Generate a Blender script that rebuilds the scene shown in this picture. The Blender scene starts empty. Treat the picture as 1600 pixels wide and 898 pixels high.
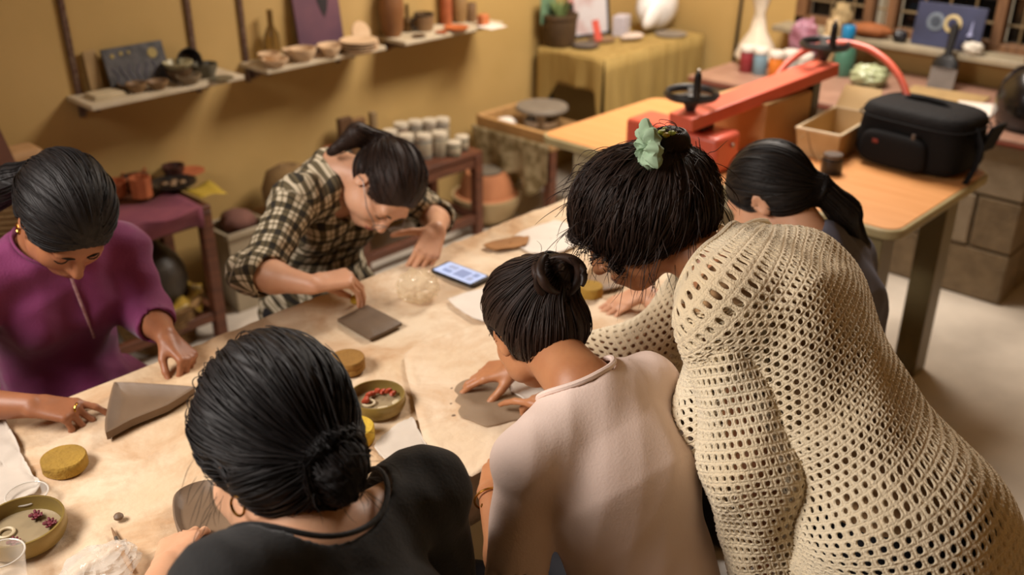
import bpy, bmesh, math, random
import numpy as np
from mathutils import Vector, Matrix
random.seed(7); RNG = np.random.default_rng(7)
scene = bpy.context.scene
COL = scene.collection
PI = math.pi

# ------------------------------------------------------------------ camera
FPX = 1540.0; PITCH = math.radians(26.0); HEAD = math.radians(43.5); CAMH = 1.9
_fw = np.array([math.cos(HEAD)*math.cos(PITCH), math.sin(HEAD)*math.cos(PITCH), -math.sin(PITCH)])
_rt = np.array([math.sin(HEAD), -math.cos(HEAD), 0.0]); _up = np.cross(_rt, _fw)
CAM = np.array([0.0, 0.0, CAMH])
cd = bpy.data.cameras.new('camera'); cam = bpy.data.objects.new('camera', cd); COL.objects.link(cam)
cd.sensor_width = 36.0; cd.lens = 36.0*FPX/1600.0; cd.clip_start = 0.05
cam.location = CAM
cam.rotation_euler = Matrix((_rt, _up, -_fw)).transposed().to_euler()
cd.dof.use_dof = True; cd.dof.focus_distance = 1.65; cd.dof.aperture_fstop = 2.5
scene.camera = cam

# ------------------------------------------------------------------ light
w = bpy.data.worlds.new('world'); scene.world = w; w.use_nodes = True
w.node_tree.nodes['Background'].inputs[0].default_value = (1.0, 0.76, 0.49, 1)
w.node_tree.nodes['Background'].inputs[1].default_value = 0.33
def area(name, loc, target, size, size_y, power, col, spread=180):
    l = bpy.data.lights.new(name, 'AREA'); l.shape = 'RECTANGLE'; l.size = size; l.size_y = size_y
    l.energy = power; l.color = col; l.spread = math.radians(spread)
    o = bpy.data.objects.new(name, l); COL.objects.link(o); o.location = loc
    o.rotation_euler = (Vector(target)-Vector(loc)).to_track_quat('-Z', 'Y').to_euler()
    return o
area('ceiling_tube_over_table', (-0.55, 1.95, 2.35), (1.15, 1.2, 0.75), 1.2, 0.6, 29, (1.0, 0.92, 0.85), 112)
area('ceiling_tube_back_corner', (3.7, 2.1, 2.68), (3.65, 2.45, 0.0), 1.2, 0.8, 106, (1.0, 0.91, 0.81))
vs = scene.view_settings
vs.view_transform = 'Standard'; vs.look = 'None'; vs.gamma = 1.0; vs.use_curve_mapping = False; vs.exposure = 0.0

# ------------------------------------------------------------------ pixel helpers (a pixel gives a direction, the surface gives the distance)
def ray(x, y): return _fw + _rt*(x-800)/FPX + _up*(449-y)/FPX
def AZ(x, y, z): d = ray(x, y); return CAM + d*((z-CAMH)/d[2])
def AY(x, y, Y): d = ray(x, y); return CAM + d*(Y/d[1])
def AX(x, y, X): d = ray(x, y); return CAM + d*(X/d[0])
def V(*a): return np.array(a, float)
def nrm(v): v = np.asarray(v, float); return v/np.linalg.norm(v)

# ------------------------------------------------------------------ materials
def lin(c):
    if isinstance(c, str):
        c = [int(c[i:i+2], 16)/255 for i in (0, 2, 4)]
    return tuple((x/12.92 if x <= 0.04045 else ((x+0.055)/1.055)**2.4) for x in c)
MATS = {}
def mat(name, color, rough=0.6, var=0.12, scale=12.0, bump=0.0, bscale=60.0, metal=0.0, color2=None, spec=0.5,
        stretch=(1, 1, 1), trans=0.0, alpha=1.0, sheen=0.0, coat=0.0, sss=0.0, detail=4.0, contrast=None, emit=0.0):
    if name in MATS: return MATS[name]
    m = bpy.data.materials.new(name); MATS[name] = m; m.use_nodes = True
    nt = m.node_tree; b = nt.nodes['Principled BSDF']; L = nt.links.new
    c1 = lin(color); c2 = lin(color2) if color2 else tuple(x*(1-var*2) for x in c1)
    tc = nt.nodes.new('ShaderNodeTexCoord'); mp = nt.nodes.new('ShaderNodeMapping'); mp.inputs['Scale'].default_value = stretch
    L(tc.outputs['Object'], mp.inputs[0])
    n = nt.nodes.new('ShaderNodeTexNoise'); n.inputs['Scale'].default_value = scale; n.inputs['Detail'].default_value = detail
    L(mp.outputs[0], n.inputs['Vector'])
    r = nt.nodes.new('ShaderNodeValToRGB'); lo, hi = contrast or (0.3, 0.7)
    r.color_ramp.elements[0].position = lo; r.color_ramp.elements[1].position = hi
    r.color_ramp.elements[0].color = (*c2, 1); r.color_ramp.elements[1].color = (*c1, 1)
    L(n.outputs[0], r.inputs[0]); L(r.outputs[0], b.inputs['Base Color'])
    b.inputs['Roughness'].default_value = rough; b.inputs['Metallic'].default_value = metal
    b.inputs['Specular IOR Level'].default_value = spec
    b.inputs['Transmission Weight'].default_value = trans; b.inputs['Alpha'].default_value = alpha
    b.inputs['Sheen Weight'].default_value = sheen; b.inputs['Coat Weight'].default_value = coat
    if sss:
        b.inputs['Subsurface Weight'].default_value = sss; b.inputs['Subsurface Radius'].default_value = (0.012, 0.005, 0.003); b.inputs['Subsurface Scale'].default_value = 0.6
    if emit:
        b.inputs['Emission Color'].default_value = (*c1, 1); b.inputs['Emission Strength'].default_value = emit
    if bump:
        n2 = nt.nodes.new('ShaderNodeTexNoise'); n2.inputs['Scale'].default_value = bscale; n2.inputs['Detail'].default_value = 5
        L(mp.outputs[0], n2.inputs['Vector'])
        bp = nt.nodes.new('ShaderNodeBump'); bp.inputs['Strength'].default_value = bump; bp.inputs['Distance'].default_value = 0.01
        L(n2.outputs[0], bp.inputs['Height']); L(bp.outputs[0], b.inputs['Normal'])
    return m

# ------------------------------------------------------------------ mesh builder
class MB:
    def __init__(self): self.v = []; self.f = []; self.n = 0
    def add(self, verts, faces):
        verts = np.asarray(verts, float).reshape(-1, 3)
        self.f += [tuple(i+self.n for i in f) for f in faces]; self.v.append(verts); self.n += len(verts); return self
    def box(self, c, s, R=None):
        x, y, z = [q/2 for q in s]
        P = np.array([(-x,-y,-z),(x,-y,-z),(x,y,-z),(-x,y,-z),(-x,-y,z),(x,-y,z),(x,y,z),(-x,y,z)])
        if R is not None: P = P@np.asarray(R).T
        return self.add(P+np.asarray(c, float), [(0,3,2,1),(4,5,6,7),(0,1,5,4),(1,2,6,5),(2,3,7,6),(3,0,4,7)])
    def lathe(self, prof, n=28, c=(0,0,0), R=None, sx=1.0, sy=1.0, wob=0.0, close=True):
        P = []; F = []; m = len(prof)
        ph = [random.uniform(0, 6.28) for _ in range(3)]
        for (r, z) in prof:
            for k in range(n):
                a = 2*PI*k/n; rr = r*(1+wob*(math.sin(2*a+ph[0])*.6+math.sin(3*a+ph[1])*.4+.3*math.sin(7*a+ph[2])))
                P.append((rr*math.cos(a)*sx, rr*math.sin(a)*sy, z))
        for i in range(m-1):
            for k in range(n):
                F.append((i*n+k, i*n+(k+1) % n, (i+1)*n+(k+1) % n, (i+1)*n+k))
        if close:
            if prof[0][0] > 1e-6: F.append(tuple(reversed(range(n))))
            if prof[-1][0] > 1e-6: F.append(tuple((m-1)*n+k for k in range(n)))
        P = np.array(P)
        if R is not None: P = P@np.asarray(R).T
        return self.add(P+np.asarray(c, float), F)
    def tube(self, path, r, n=8, cap=True, flat=None):
        P = np.asarray(path, float); m = len(P); rs = np.broadcast_to(np.asarray(r, float), (m,))
        T = np.gradient(P, axis=0); T /= np.linalg.norm(T, axis=1)[:, None]+1e-12
        a = np.array([0, 0, 1.0]) if abs(T[0][2]) < .9 else np.array([1.0, 0, 0])
        N = a-T[0]*(a@T[0]); N /= np.linalg.norm(N); vs_ = []
        for i in range(m):
            N = N-T[i]*(N@T[i]); N /= np.linalg.norm(N)+1e-12; B = np.cross(T[i], N)
            for k in range(n):
                q = 2*PI*k/n; vs_.append(P[i]+rs[i]*(math.cos(q)*N+math.sin(q)*B*(flat or 1)))
        F = [(i*n+k, i*n+(k+1) % n, (i+1)*n+(k+1) % n, (i+1)*n+k) for i in range(m-1) for k in range(n)]
        if cap: F += [tuple(reversed(range(n))), tuple((m-1)*n+k for k in range(n))]
        return self.add(vs_, F)
    def bar(self, a, b, w_, h_, upv=(0, 0, 1)):
        a = np.asarray(a, float); b = np.asarray(b, float); d = b-a; L = np.linalg.norm(d); d = d/L
        u = np.asarray(upv, float); s = np.cross(d, u)
        if np.linalg.norm(s) < 1e-6: s = np.cross(d, (1, 0, 0))
        s = nrm(s); u = np.cross(s, d)
        return self.box((a+b)/2, (L, w_, h_), np.stack([d, s, u], 1))
    def prism(self, pts, z0, z1):
        n = len(pts); P = [(x, y, z0) for x, y in pts]+[(x, y, z1) for x, y in pts]
        return self.add(P, [tuple(reversed(range(n))), tuple(range(n, 2*n))]+[(i, (i+1) % n, n+(i+1) % n, n+i) for i in range(n)])
    def ell(self, c, r, n=16, R=None, wob=0.0):
        m = n//2; prof = [(max(math.sin(PI*i/m), 1e-4), -math.cos(PI*i/m)) for i in range(m+1)]
        P = []; F = []
        q = MB().lathe(prof, n, wob=wob); P = q.v[0]*np.asarray(r, float)
        if R is not None: P = P@np.asarray(R).T
        return self.add(P+np.asarray(c, float), q.f)
    def surf(self, G, flip=False):
        G = np.asarray(G, float); a, b = G.shape[:2]
        F = [(i*b+j, (i+1)*b+j, (i+1)*b+j+1, i*b+j+1) for i in range(a-1) for j in range(b-1)]
        if flip: F = [tuple(reversed(f)) for f in F]
        return self.add(G.reshape(-1, 3), F)
def rotz(a): c, s = math.cos(a), math.sin(a); return np.array([[c,-s,0],[s,c,0],[0,0,1.0]])
def rotx(a): c, s = math.cos(a), math.sin(a); return np.array([[1.0,0,0],[0,c,-s],[0,s,c]])
def roty(a): c, s = math.cos(a), math.sin(a); return np.array([[c,0,s],[0,1.0,0],[-s,0,c]])

def link(name, me, m, parent=None, smooth=True, bevel=0.0, seg=2, solid=0.0, sub=0, loc=None, autos=True):
    o = bpy.data.objects.new(name, me); COL.objects.link(o)
    for q in (m if isinstance(m, (list, tuple)) else [m]): me.materials.append(q)
    if parent is not None: o.parent = parent
    if loc is not None: o.location = loc
    if solid: md = o.modifiers.new('solid', 'SOLIDIFY'); md.thickness = solid; md.offset = 0
    if bevel: md = o.modifiers.new('bevel', 'BEVEL'); md.width = bevel; md.segments = seg; md.limit_method = 'ANGLE'; md.angle_limit = 0.6
    if sub: md = o.modifiers.new('sub', 'SUBSURF'); md.levels = sub; md.render_levels = sub
    if smooth:
        for p in me.polygons: p.use_smooth = True
        if autos and not sub:
            try:
                me.set_sharp_from_angle(angle=0.7)
            except Exception: pass
    return o
def obj(name, mb, m, parent=None, **kw):
    me = bpy.data.meshes.new(name)
    me.from_pydata(np.concatenate(mb.v).tolist() if mb.v else [], [], mb.f); me.update()
    return link(name, me, m, parent, **kw)
def tag(o, label=None, cat=None, group=None, kind=None):
    if label: o['label'] = label
    if cat: o['category'] = cat
    if group: o['group'] = group
    if kind: o['kind'] = kind
    return o
def thing(name, label, cat, loc=(0, 0, 0), rz=0.0, group=None):
    o = bpy.data.objects.new(name, None); COL.objects.link(o); o.location = loc; o.rotation_euler = (0, 0, rz); o.empty_display_size = .05
    return tag(o, label, cat, group)
def struct(name, mb, m, **kw): return tag(obj(name, mb, m, **kw), kind='structure')
def copy_tree(o, parent=None):
    c = o.copy(); COL.objects.link(c); c.parent = parent
    for ch in o.children: copy_tree(ch, c)
    return c
# ================================================================== the room
WY = 3.6; WX = 4.9; TZ = 0.75
M_wall = mat('wall_paint', 'bd9c62', 0.75, scale=1.6, color2='b09054', bump=.12, bscale=14, contrast=(.35, .75))
M_floor = mat('floor_marble', 'd2c6b6', 0.35, scale=2.6, color2='b2a799', detail=8, contrast=(.3, .6))
M_wood = mat('brown_wood', '6b3d26', 0.55, scale=9, color2='4a2716', stretch=(1, 1, 6), bump=.15, bscale=30)
M_frame = mat('window_wood', '7a5535', 0.6, scale=8, color2='5a3c22', stretch=(6, 6, 1))
M_dark = mat('night_pane', '0c0a08', 0.12, var=.1)
M_black = mat('black_plastic', '141314', 0.38, var=.1)
M_blackcast = mat('black_cast_iron', '1d1c1e', 0.42, var=.1, bump=.1, bscale=90)
M_white = mat('white_paint', 'd9cdbb', 0.5, var=.06)
M_steel = mat('steel', '9a938a', 0.35, metal=.9, var=.1)
M_terra = mat('terracotta', 'b4653a', 0.8, scale=14, color2='98502b', bump=.1)
M_bisque = mat('bisque', 'd6b894', 0.8, scale=10, color2='c3a27c', bump=.05)
M_glaze_brown = mat('brown_stoneware', '6d553b', 0.45, scale=16, color2='523d28')
M_glaze_dark = mat('dark_stoneware', '2a2420', 0.3, var=.2)
M_glaze_green = mat('green_grey_stoneware', '6a6350', 0.4, scale=20, color2='4c4636')
M_cream = mat('cream_stoneware', 'cdbb98', 0.5, var=.08)
M_clay = mat('wet_grey_clay', '7c6650', 0.55, scale=9, color2='6b5642', bump=.12, bscale=35)
M_paperw = mat('white_paper', 'e4dace', 0.7, var=.05)

b = MB().box((1.6, 1.0, -.05), (6.8, 5.4, .1)); struct('floor', b, M_floor, smooth=False)
b = MB().box((1.6, WY+.06, 1.4), (6.8, .12, 2.8)); struct('wall_left', b, M_wall, smooth=False)
b = MB().box((-1.86, 1.0, 1.4), (.12, 5.4, 2.8)); struct('wall_near', b, M_wall, smooth=False)
b = MB().box((1.6, -1.76, 1.4), (6.8, .12, 2.8)); struct('wall_right', b, M_wall, smooth=False)
b = MB().box((1.6, 1.0, 2.86), (6.9, 5.6, .1)); struct('ceiling', b, mat('ceiling_white', 'd8ccb4', .8, var=.04), smooth=False)
# back wall with a window opening
WY0, WY1, WZ0, WZ1 = 0.85, 2.58, .87, 2.1
b = MB()
b.box((WX+.06, (WY+WY1)/2, 1.4), (.12, WY-WY1, 2.8)); b.box((WX+.06, (-1.7+WY0)/2, 1.4), (.12, WY0+1.7, 2.8))
b.box((WX+.06, (WY0+WY1)/2, WZ0/2), (.12, WY1-WY0, WZ0)); b.box((WX+.06, (WY0+WY1)/2, (WZ1+2.8)/2), (.12, WY1-WY0, 2.8-WZ1))
struct('wall_back', b, M_wall, smooth=False)
win = struct('window_1', MB().box((WX+.03, WY0+.03, (WZ0+WZ1)/2), (.07, .06, WZ1-WZ0)).box((WX+.03, WY1-.03, (WZ0+WZ1)/2), (.07, .06, WZ1-WZ0))
             .box((WX+.03, (WY0+WY1)/2, WZ1-.03), (.07, WY1-WY0, .06)).box((WX+.03, (WY0+WY1)/2, WZ0+.02), (.07, WY1-WY0, .04)), M_frame, bevel=.004)
obj('window_sill', MB().box((WX-.075, (WY0+WY1)/2-.02, WZ0-.012), (.17, WY1-WY0+.12, .03)), mat('sill_stone', '9b8e75', .5), win, bevel=.004)
for y in (2.18, 2.06, 1.55, 1.38):
    obj('mullion', MB().box((WX+.02, y, (WZ0+WZ1)/2), (.06, .05, WZ1-WZ0-.05)), M_frame, win, bevel=.004)
for y0, y1 in ((.91, 1.355), (1.405, 1.525), (1.575, 2.035), (2.205, 2.52)):
    obj('pane', MB().box((WX+.07, (y0+y1)/2, (WZ0+WZ1)/2), (.008, y1-y0, WZ1-WZ0-.08)), M_dark, win)
M_grille = mat('grille_iron', '7c6748', .5, var=.15)
for z in (.99, 1.12, 1.28, 1.45): obj('grille_bar', MB().tube([(WX+.045, WY0, z), (WX+.045, WY1, z)], .006, 6), M_grille, win)
for y in (1.0, 1.15, 1.27, 1.46, 1.68, 1.8, 1.92, 2.12, 2.28, 2.4): obj('grille_bar', MB().tube([(WX+.045, y, WZ0), (WX+.045, y, WZ1)], .006, 6), M_grille, win)

# ================================================================== wall shelves on the left wall
SZ = .955; SD = .2
M_std = mat('shelf_standard', '7d6a5a', .4, metal=.4, scale=60, color2='4d2f2a')
for i, px in enumerate((1.485, 1.965, 2.195, 2.66)):
    t = tag(obj('shelf_standard', MB().box((0, -.006, .70), (.022, .012, 1.3)), M_std, loc=(px, WY, .82), bevel=.002),
        ['slotted metal shelf upright at the left end of the lowest board shelf', 'slotted metal upright rising behind the dark bowls', 'slotted metal upright at left end of the bisque bowl shelf', 'slotted metal upright beside the purple picture'][i], 'shelf upright', 'metal shelf uprights on the yellow wall')
M_board = mat('shelf_board', 'cdbfa6', .55, scale=6, color2='b3a284')
shelves = []
for i, (x0, x1, lab) in enumerate(((1.44, 2.06, 'white wall shelf carrying brown bowls and the dark picture'), (2.165, 2.78, 'white wall shelf carrying pale bisque bowls and purple picture'), (2.89, 3.52, 'white wall shelf carrying terracotta pots and tall vases'))):
    s = thing('wall_shelf', lab, 'shelf', ((x0+x1)/2, WY, SZ)); W_ = x1-x0; shelves.append(s)
    obj('board', MB().box((0, -SD/2, -.009), (W_, SD, .018)), M_board, s, bevel=.003)
    for bx in (-W_/2+.05, W_/2-.13):
        obj('bracket', MB().box((bx, -.07, -.03), (.014, .13, .024)).box((bx, -.01, -.045), (.014, .02, .055)).bar((bx, -.012, -.065), (bx, -.1, -.03), .012, .012), M_std, s)

def ring_bowl(r, h, t=None, foot=.55, flare=.85):
    t = t or max(.004, r*.09)
    return [(r*foot, 0), (r*(foot+flare)/2+.0, h*.25), (r*.97, h*.7), (r, h), (r-t, h), (r*.9-t, h*.65), (r*foot, h*.22), (.0001, h*.16)]
def scale_at(P): return float((np.asarray(P)-CAM)@_fw)/FPX
def on(x, y, z): P = AZ(x, y, z); return P, scale_at(P)
def clampY(P, r): P = np.array(P); P[1] = min(P[1], WY-r-.008); return P
def pot(name, prof, m, label, cat, P, group=None, n=26, wob=0.0, R=None, sx=1, sy=1):
    return tag(obj(name, MB().lathe(prof, n, R=R, wob=wob, sx=sx, sy=sy), m, loc=tuple(P)), label, cat, group)

def crumple(name, c, r, label, m, seed, cat='plastic bag', smooth=False, amp=.16):
    N = 40; M_ = 22; V_ = []; F = []
    rg = np.random.default_rng(seed); K = rg.normal(size=(14, 3))*4.5; ph = rg.uniform(0, 6, 14)
    for i in range(M_+1):
        for k in range(N):
            th = PI*i/M_; a_ = 2*PI*k/N; d = V(math.sin(th)*math.cos(a_), math.sin(th)*math.sin(a_), math.cos(th))
            f = 1+amp*np.sum(np.abs(np.sin(K@d+ph))-.6)/2.2
            q = d*np.array(r)*f; q[2] = max(q[2], -r[2]*.85); V_.append(q)
    for i in range(M_):
        for k in range(N): F.append((i*N+k, (i+1)*N+k, (i+1)*N+(k+1) % N, i*N+(k+1) % N))
    o = tag(obj(name, MB().add(V_, F), m, loc=tuple(np.array(c)+V(0, 0, r[2]*.86)), autos=False, smooth=smooth), label, cat); return o
# ---- shelf 1
def leaning_board(name, c, wdt, hgt, tilt, m, label, cat, th=.012):
    t = thing(name, label, cat, c)
    R = rotx(-tilt); o = obj('panel', MB().box(R@np.array([0, 0, hgt/2]), (wdt, th, hgt), R), m, t, bevel=.002); return t, R
def picture_mat():
    m = mat('night_picture', '2b2827', .5, scale=26, color2='4a4645', contrast=(.4, .62)); return m
P, s = on(188, 120, SZ)
t, R = leaning_board('picture_panel', (1.70, WY-.075, SZ), .24, .155, .28, picture_mat(), 'dark blue painted picture panel leaning behind the brown bowls', 'picture')
for (u, v, r_) in ((.07, .115, .019), (-.085, .125, .008), (-.05, .13, .007), (-.02, .13, .006)):
    obj('painted_disc', MB().lathe([(r_, 0), (r_, .002), (.0001, .002)], 18, c=R@np.array([u, -.0062, v]), R=R@rotx(PI/2)), mat('painted_ochre', 'a08b4a', .6), t)
for k in range(6):
    a = [R@np.array([-.09+.03*k+.008*math.sin(j*.9+k), -.007, .03+.011*j]) for j in range(6)]
    obj('brush_stroke', MB().tube(a, .0025, 5), mat('painted_lilac', '5c5968', .6), t)
t, R = leaning_board('pale_board', (1.545, WY-.03, SZ), .05, .15, .1, mat('pale_wood', 'a98a5c', .7), 'narrow pale wooden board leaning left of the dark picture', 'board')
G = 'pots on the lowest-left wall shelf'
def shelf_bowl(px, py, rp, hf, m, label, z=SZ, group=None, wob=.03, name='bowl', cat='bowl', ymin=None, dz=0):
    P, s = on(px, py, z+dz); r = rp*s*.93; P = clampY(P, r+.05); return pot(name, ring_bowl(r, r*hf*(1.25 if group and 'bisque' in group else 1)), m, label, cat, P, group, wob=wob)
M_b2 = mat('tan_stoneware', '8a6c48', .6, scale=14, color2='75583a')
b = MB(); [b.box((0, 0, .004+.008*k), (.12-.01*k, .09-.006*k, .007)) for k in range(2)]
P, s = on(165, 150, SZ); tag(obj('tile_stack', b, M_cream, loc=tuple(P), bevel=.002), 'two pale flat tiles at the left end of the lower shelf', 'tile')
shelf_bowl(179, 133, 18, .75, M_glaze_brown, 'brown stoneware bowl in front of the dark picture', group=G)
shelf_bowl(215, 144, 17, .95, M_b2, 'tan bowl at the shelf edge below the dark picture', group=G)
shelf_bowl(248, 139, 18, .8, M_b2, 'wide tan bowl in the middle of the lower shelf', group=G)
shelf_bowl(297, 131, 21, .75, mat('grey_tan_stoneware', '87755a', .6), 'grey tan bowl at the shelf edge below the dark bowl', group=G)
P, s = on(268, 122, SZ); P = clampY(P, .095); t = pot('bowl', ring_bowl(.05, .05), M_glaze_brown, 'brown bowl carrying a pale dish on its rim', 'bowl', P, G)
pot('dish', ring_bowl(.056, .024, foot=.7), mat('pale_green_dish', 'b7ad87', .45), 'pale greenish dish resting on a brown bowl', 'dish', P+V(0, 0, .0505), G)
P, s = on(321, 120, SZ); P = clampY(P, .06); pot('bowl', ring_bowl(.052, .052, foot=.7), M_glaze_green, 'grey green bowl with upright wall at the shelf right end', 'bowl', P, G)
P = V(1.905, WY-.04, SZ); R = rotx(PI/2-.25); pot('bowl', ring_bowl(.052, .04), M_glaze_dark, 'black glossy bowl standing on edge against the wall', 'bowl', P+V(0, 0, .052), G, R=R)
P, s = on(347, 125, SZ); pot('saucer', [(.03, 0), (.045, .006), (.045, .009), (.0001, .005)], M_glaze_green, 'small flat olive saucer at the right end of the lower shelf', 'saucer', clampY(P, .05))
# ---- shelf 2
t, R = leaning_board('picture_panel', (2.545, WY-.055, SZ), .235, .36, .12, mat('plum_picture', '6d4652', .55, scale=3.2, color2='3d2a40', contrast=(.25, .6)), 'tall purple painted panel with a dark leaf behind the bisque bowls', 'picture')
lf = [(0, 0), (.018, .03), (.03, .075), (.024, .1), (.04, .13), (.0, .2), (-.035, .13), (-.02, .1), (-.028, .075), (-.014, .03)]
o = obj('painted_leaf', MB().add([R@np.array([x+.03, -.0075, z+.13]) for x, z in lf]+[R@np.array([x+.03, -.006, z+.13]) for x, z in lf], [tuple(range(10))]+[(i, (i+1) % 10, 10+(i+1) % 10, 10+i) for i in range(10)]), mat('leaf_black', '1e1419', .6), t, smooth=False)
G = 'bisque ware on the middle wall shelf'
for (px, py, rp, hf, lab) in ((394, 91, 19, .7, 'pale bisque bowl at the left end of the middle shelf'), (431, 104, 22, .5, 'wide shallow bisque bowl at the front left shelf corner'), (445, 88, 16, .8, 'small bisque bowl behind the front ones near the purple picture'),
                              (474, 95, 23, .75, 'deep bisque bowl in the middle of the middle shelf'), (517, 88, 17, .8, 'small steep bisque bowl left of the stacked plates'), (490, 74, 25, .4, 'shallow bisque dish at the foot of the purple picture')):
    shelf_bowl(px, py, rp, hf, M_bisque, lab, group=G)
P, s = on(562, 80, SZ); r = 30*s; P = clampY(P, r)
for k in range(4): pot('plate', [(r*.6, 0), (r, .012), (r, .016), (r*.6, .006), (.0001, .005)], M_bisque, ['lowest bisque plate of the stack on the middle shelf', 'second bisque plate from the bottom of the stack', 'third bisque plate from the bottom of the stack', 'topmost bisque plate of the stack on the middle shelf'][k], 'plate', P+V(0, 0, .0115*k), 'stacked bisque plates', wob=.02)
pot('disc', [(.048, 0), (.05, .004), (.048, .009), (.0001, .009)], M_bisque, 'round bisque disc standing on edge behind the plate stack', 'disc', (2.72, WY-.1, SZ+.052), R=rotx(PI/2-.3))
# glass bottle
P = V(2.30, WY-.05, SZ); pot('glass_bottle', [(.03, 0), (.034, .06), (.03, .1), (.012, .14), (.012, .2), (.009, .2), (.0001, .02)], mat('bottle_glass', 'b09a6a', .1, trans=.9, var=.02), 'clear tapering glass bottle behind the bisque bowls', 'bottle', P)
# ---- shelf 3
G = 'pots on the upper right wall shelf'
def sh3(px, py, rp, prof, m, name, lab, cat, h):
    P, s = on(px, py, SZ); r = rp*s; P = clampY(P, r); return pot(name, [(r*a, h*z) for a, z in prof], m, lab, cat, P, G)
vase = [(.6, 0), (.85, .12), (1, .45), (.9, .72), (.55, .9), (.6, 1), (.5, 1), (.45, .9), (.0001, .3)]
cylp = [(.92, 0), (1, .03), (1, .97), (.95, 1), (.8, 1), (.8, .1), (.0001, .08)]
sh3(603, 54, 19, vase, mat('tan_vase', '8a5e35', .5, scale=6, color2='754a28'), 'vase', 'tall tan vase at the left end of the right wall shelf', 'vase', .26)
P, s = on(630, 48, SZ); pot('small_bottle', [(.018, 0), (.024, .03), (.02, .055), (.009, .07), (.008, .12), (.011, .125), (.006, .125), (.0001, .1)], mat('bronze_bottle', '6a4f2c', .35, metal=.5), 'small bronze long-necked bottle beside the tall vase', 'bottle', clampY(P, .03), G)
P, s = on(662, 47, SZ); P = clampY(P, .06); t = thing('mug', 'tan mug with dark rim and dark handle on right shelf', 'mug', P, group=G)
obj('body', MB().lathe([(.04, 0), (.047, .03), (.047, .075), (.041, .075), (.04, .01), (.0001, .01)], 24), M_b2, t); obj('rim', MB().lathe([(.0475, .07), (.0485, .075), (.0475, .08), (.041, .08), (.041, .07)], 24, close=False), M_glaze_dark, t)
obj('handle', MB().tube([(-.045+.03*(-math.sin(a)), 0, .04+.027*math.cos(a)) for a in np.linspace(0, PI, 9)], .006, 7), M_glaze_dark, t)
sh3(690, 36, 9, cylp, M_terra, 'tall_cup', 'slim tall terracotta cylinder on the right shelf', 'cup', .16)
sh3(711, 33, 13, vase, mat('sand_vase', '9d7a4b', .6), 'vase', 'sand coloured vase between slim terracotta cylinders', 'vase', .17)
sh3(737, 34, 8, cylp, M_b2, 'tall_cup', 'slim brown cylinder near the right end of the shelf', 'cup', .09)
P, s = on(755, 39, SZ); tag(obj('box', MB().box((0, 0, .025), (.05, .04, .05)), mat('orange_clay', 'c2703f', .7), loc=tuple(clampY(P, .04)), bevel=.006), 'small orange clay block at the right shelf end', 'block')
P, s = on(713, 47, SZ); pot('plate', [(.035, 0), (.06, .012), (.06, .016), (.03, .005), (.0001, .004)], mat('orange_plate', 'b9622f', .6), 'orange terracotta plate lying in front of the tall cups', 'plate', clampY(P, .06))
P, s = on(655, 58, SZ); pot('saucer', [(.02, 0), (.032, .007), (.032, .01), (.0001, .005)], M_glaze_brown, 'small brown saucer at the front edge of right shelf', 'saucer', P)
P, s = on(690, 52, SZ); pot('saucer', [(.02, 0), (.028, .006), (.028, .009), (.0001, .005)], M_terra, 'small terracotta saucer in front of slim cylinder', 'saucer', P)
P, s = on(768, 42, SZ); tag(obj('paper_sheet', MB().box((0, 0, .0015), (.11, .1, .003)), M_paperw, loc=tuple(clampY(P, .06))), 'white paper sheet at the right end of right shelf', 'paper')

# ================================================================== brown racks below the shelves
def rack(name, label, x0, x1, y0, y1, h, low):
    t = thing(name, label, 'rack', ((x0+x1)/2, (y0+y1)/2, 0)); a = (x1-x0)/2; c = (y1-y0)/2
    obj('top_board', MB().box((0, 0, h-.011), (2*a, 2*c, .022)), M_wood, t, bevel=.003)
    for sx in (-1, 1):
        for sy in (-1, 1): obj('leg', MB().box((sx*(a-.022), sy*(c-.022), (h-.022)/2), (.044, .044, h-.022)), M_wood, t, bevel=.003)
    for sy in (-1, 1):
        obj('rail', MB().box((0, sy*(c-.022), h-.05), (2*a-.09, .03, .05)), M_wood, t, bevel=.003); obj('rail', MB().box((0, sy*(c-.022), low), (2*a-.09, .03, .04)), M_wood, t, bevel=.003)
    for sx in (-1, 1): obj('rail', MB().box((sx*(a-.022), 0, low), (.03, 2*c-.09, .04)), M_wood, t, bevel=.003)
    return t
rack('wooden_rack', 'brown wooden rack holding terracotta ware and a pink cloth', .78, 1.73, 3.2, 3.58, .56, .10)
rack('wooden_rack', 'brown wooden rack holding the white lidded paint jars', 2.42, 3.17, 3.2, 3.57, .43, .09)
# pink cloth on the left rack
RZ = .56
g = [[(x, 3.16+.02*math.sin(x*23)+.4*v if v > 0 else 3.185+.012*math.sin(x*31), RZ+.006+.003*math.sin(x*40+v*9)+(-.075+.02*math.sin(x*17) if v < 0 else 0)) for v in (-.1, .03, .12, .3, .6)] for x in np.linspace(1.0, 1.69, 30)]
tag(obj('pink_cloth', MB().surf(g), mat('pink_fabric', '8c4a56', .85, scale=8, color2='6f3648'), solid=.004), 'faded pink cloth spread over the left brown rack', 'cloth')
RZ += .012
G = 'ware on the pink cloth'
P, s = on(223, 308, RZ); pot('cup', [(.03, 0), (.04, .005), (.042, .08), (.037, .08), (.034, .01), (.0001, .01)], M_terra, 'terracotta square-sided cup at the front of the pink cloth', 'cup', P, G, n=8)
P, s = on(183, 306, RZ); pot('cup', [(.035, 0), (.045, .06), (.04, .06), (.03, .01), (.0001, .01)], M_terra, 'terracotta cup beside the purple dressed person', 'cup', P, G)
P, s = on(210, 284, RZ); pot('bowl', ring_bowl(.05, .05), M_terra, 'terracotta bowl behind the front cup on the rack', 'bowl', P, G)
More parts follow.
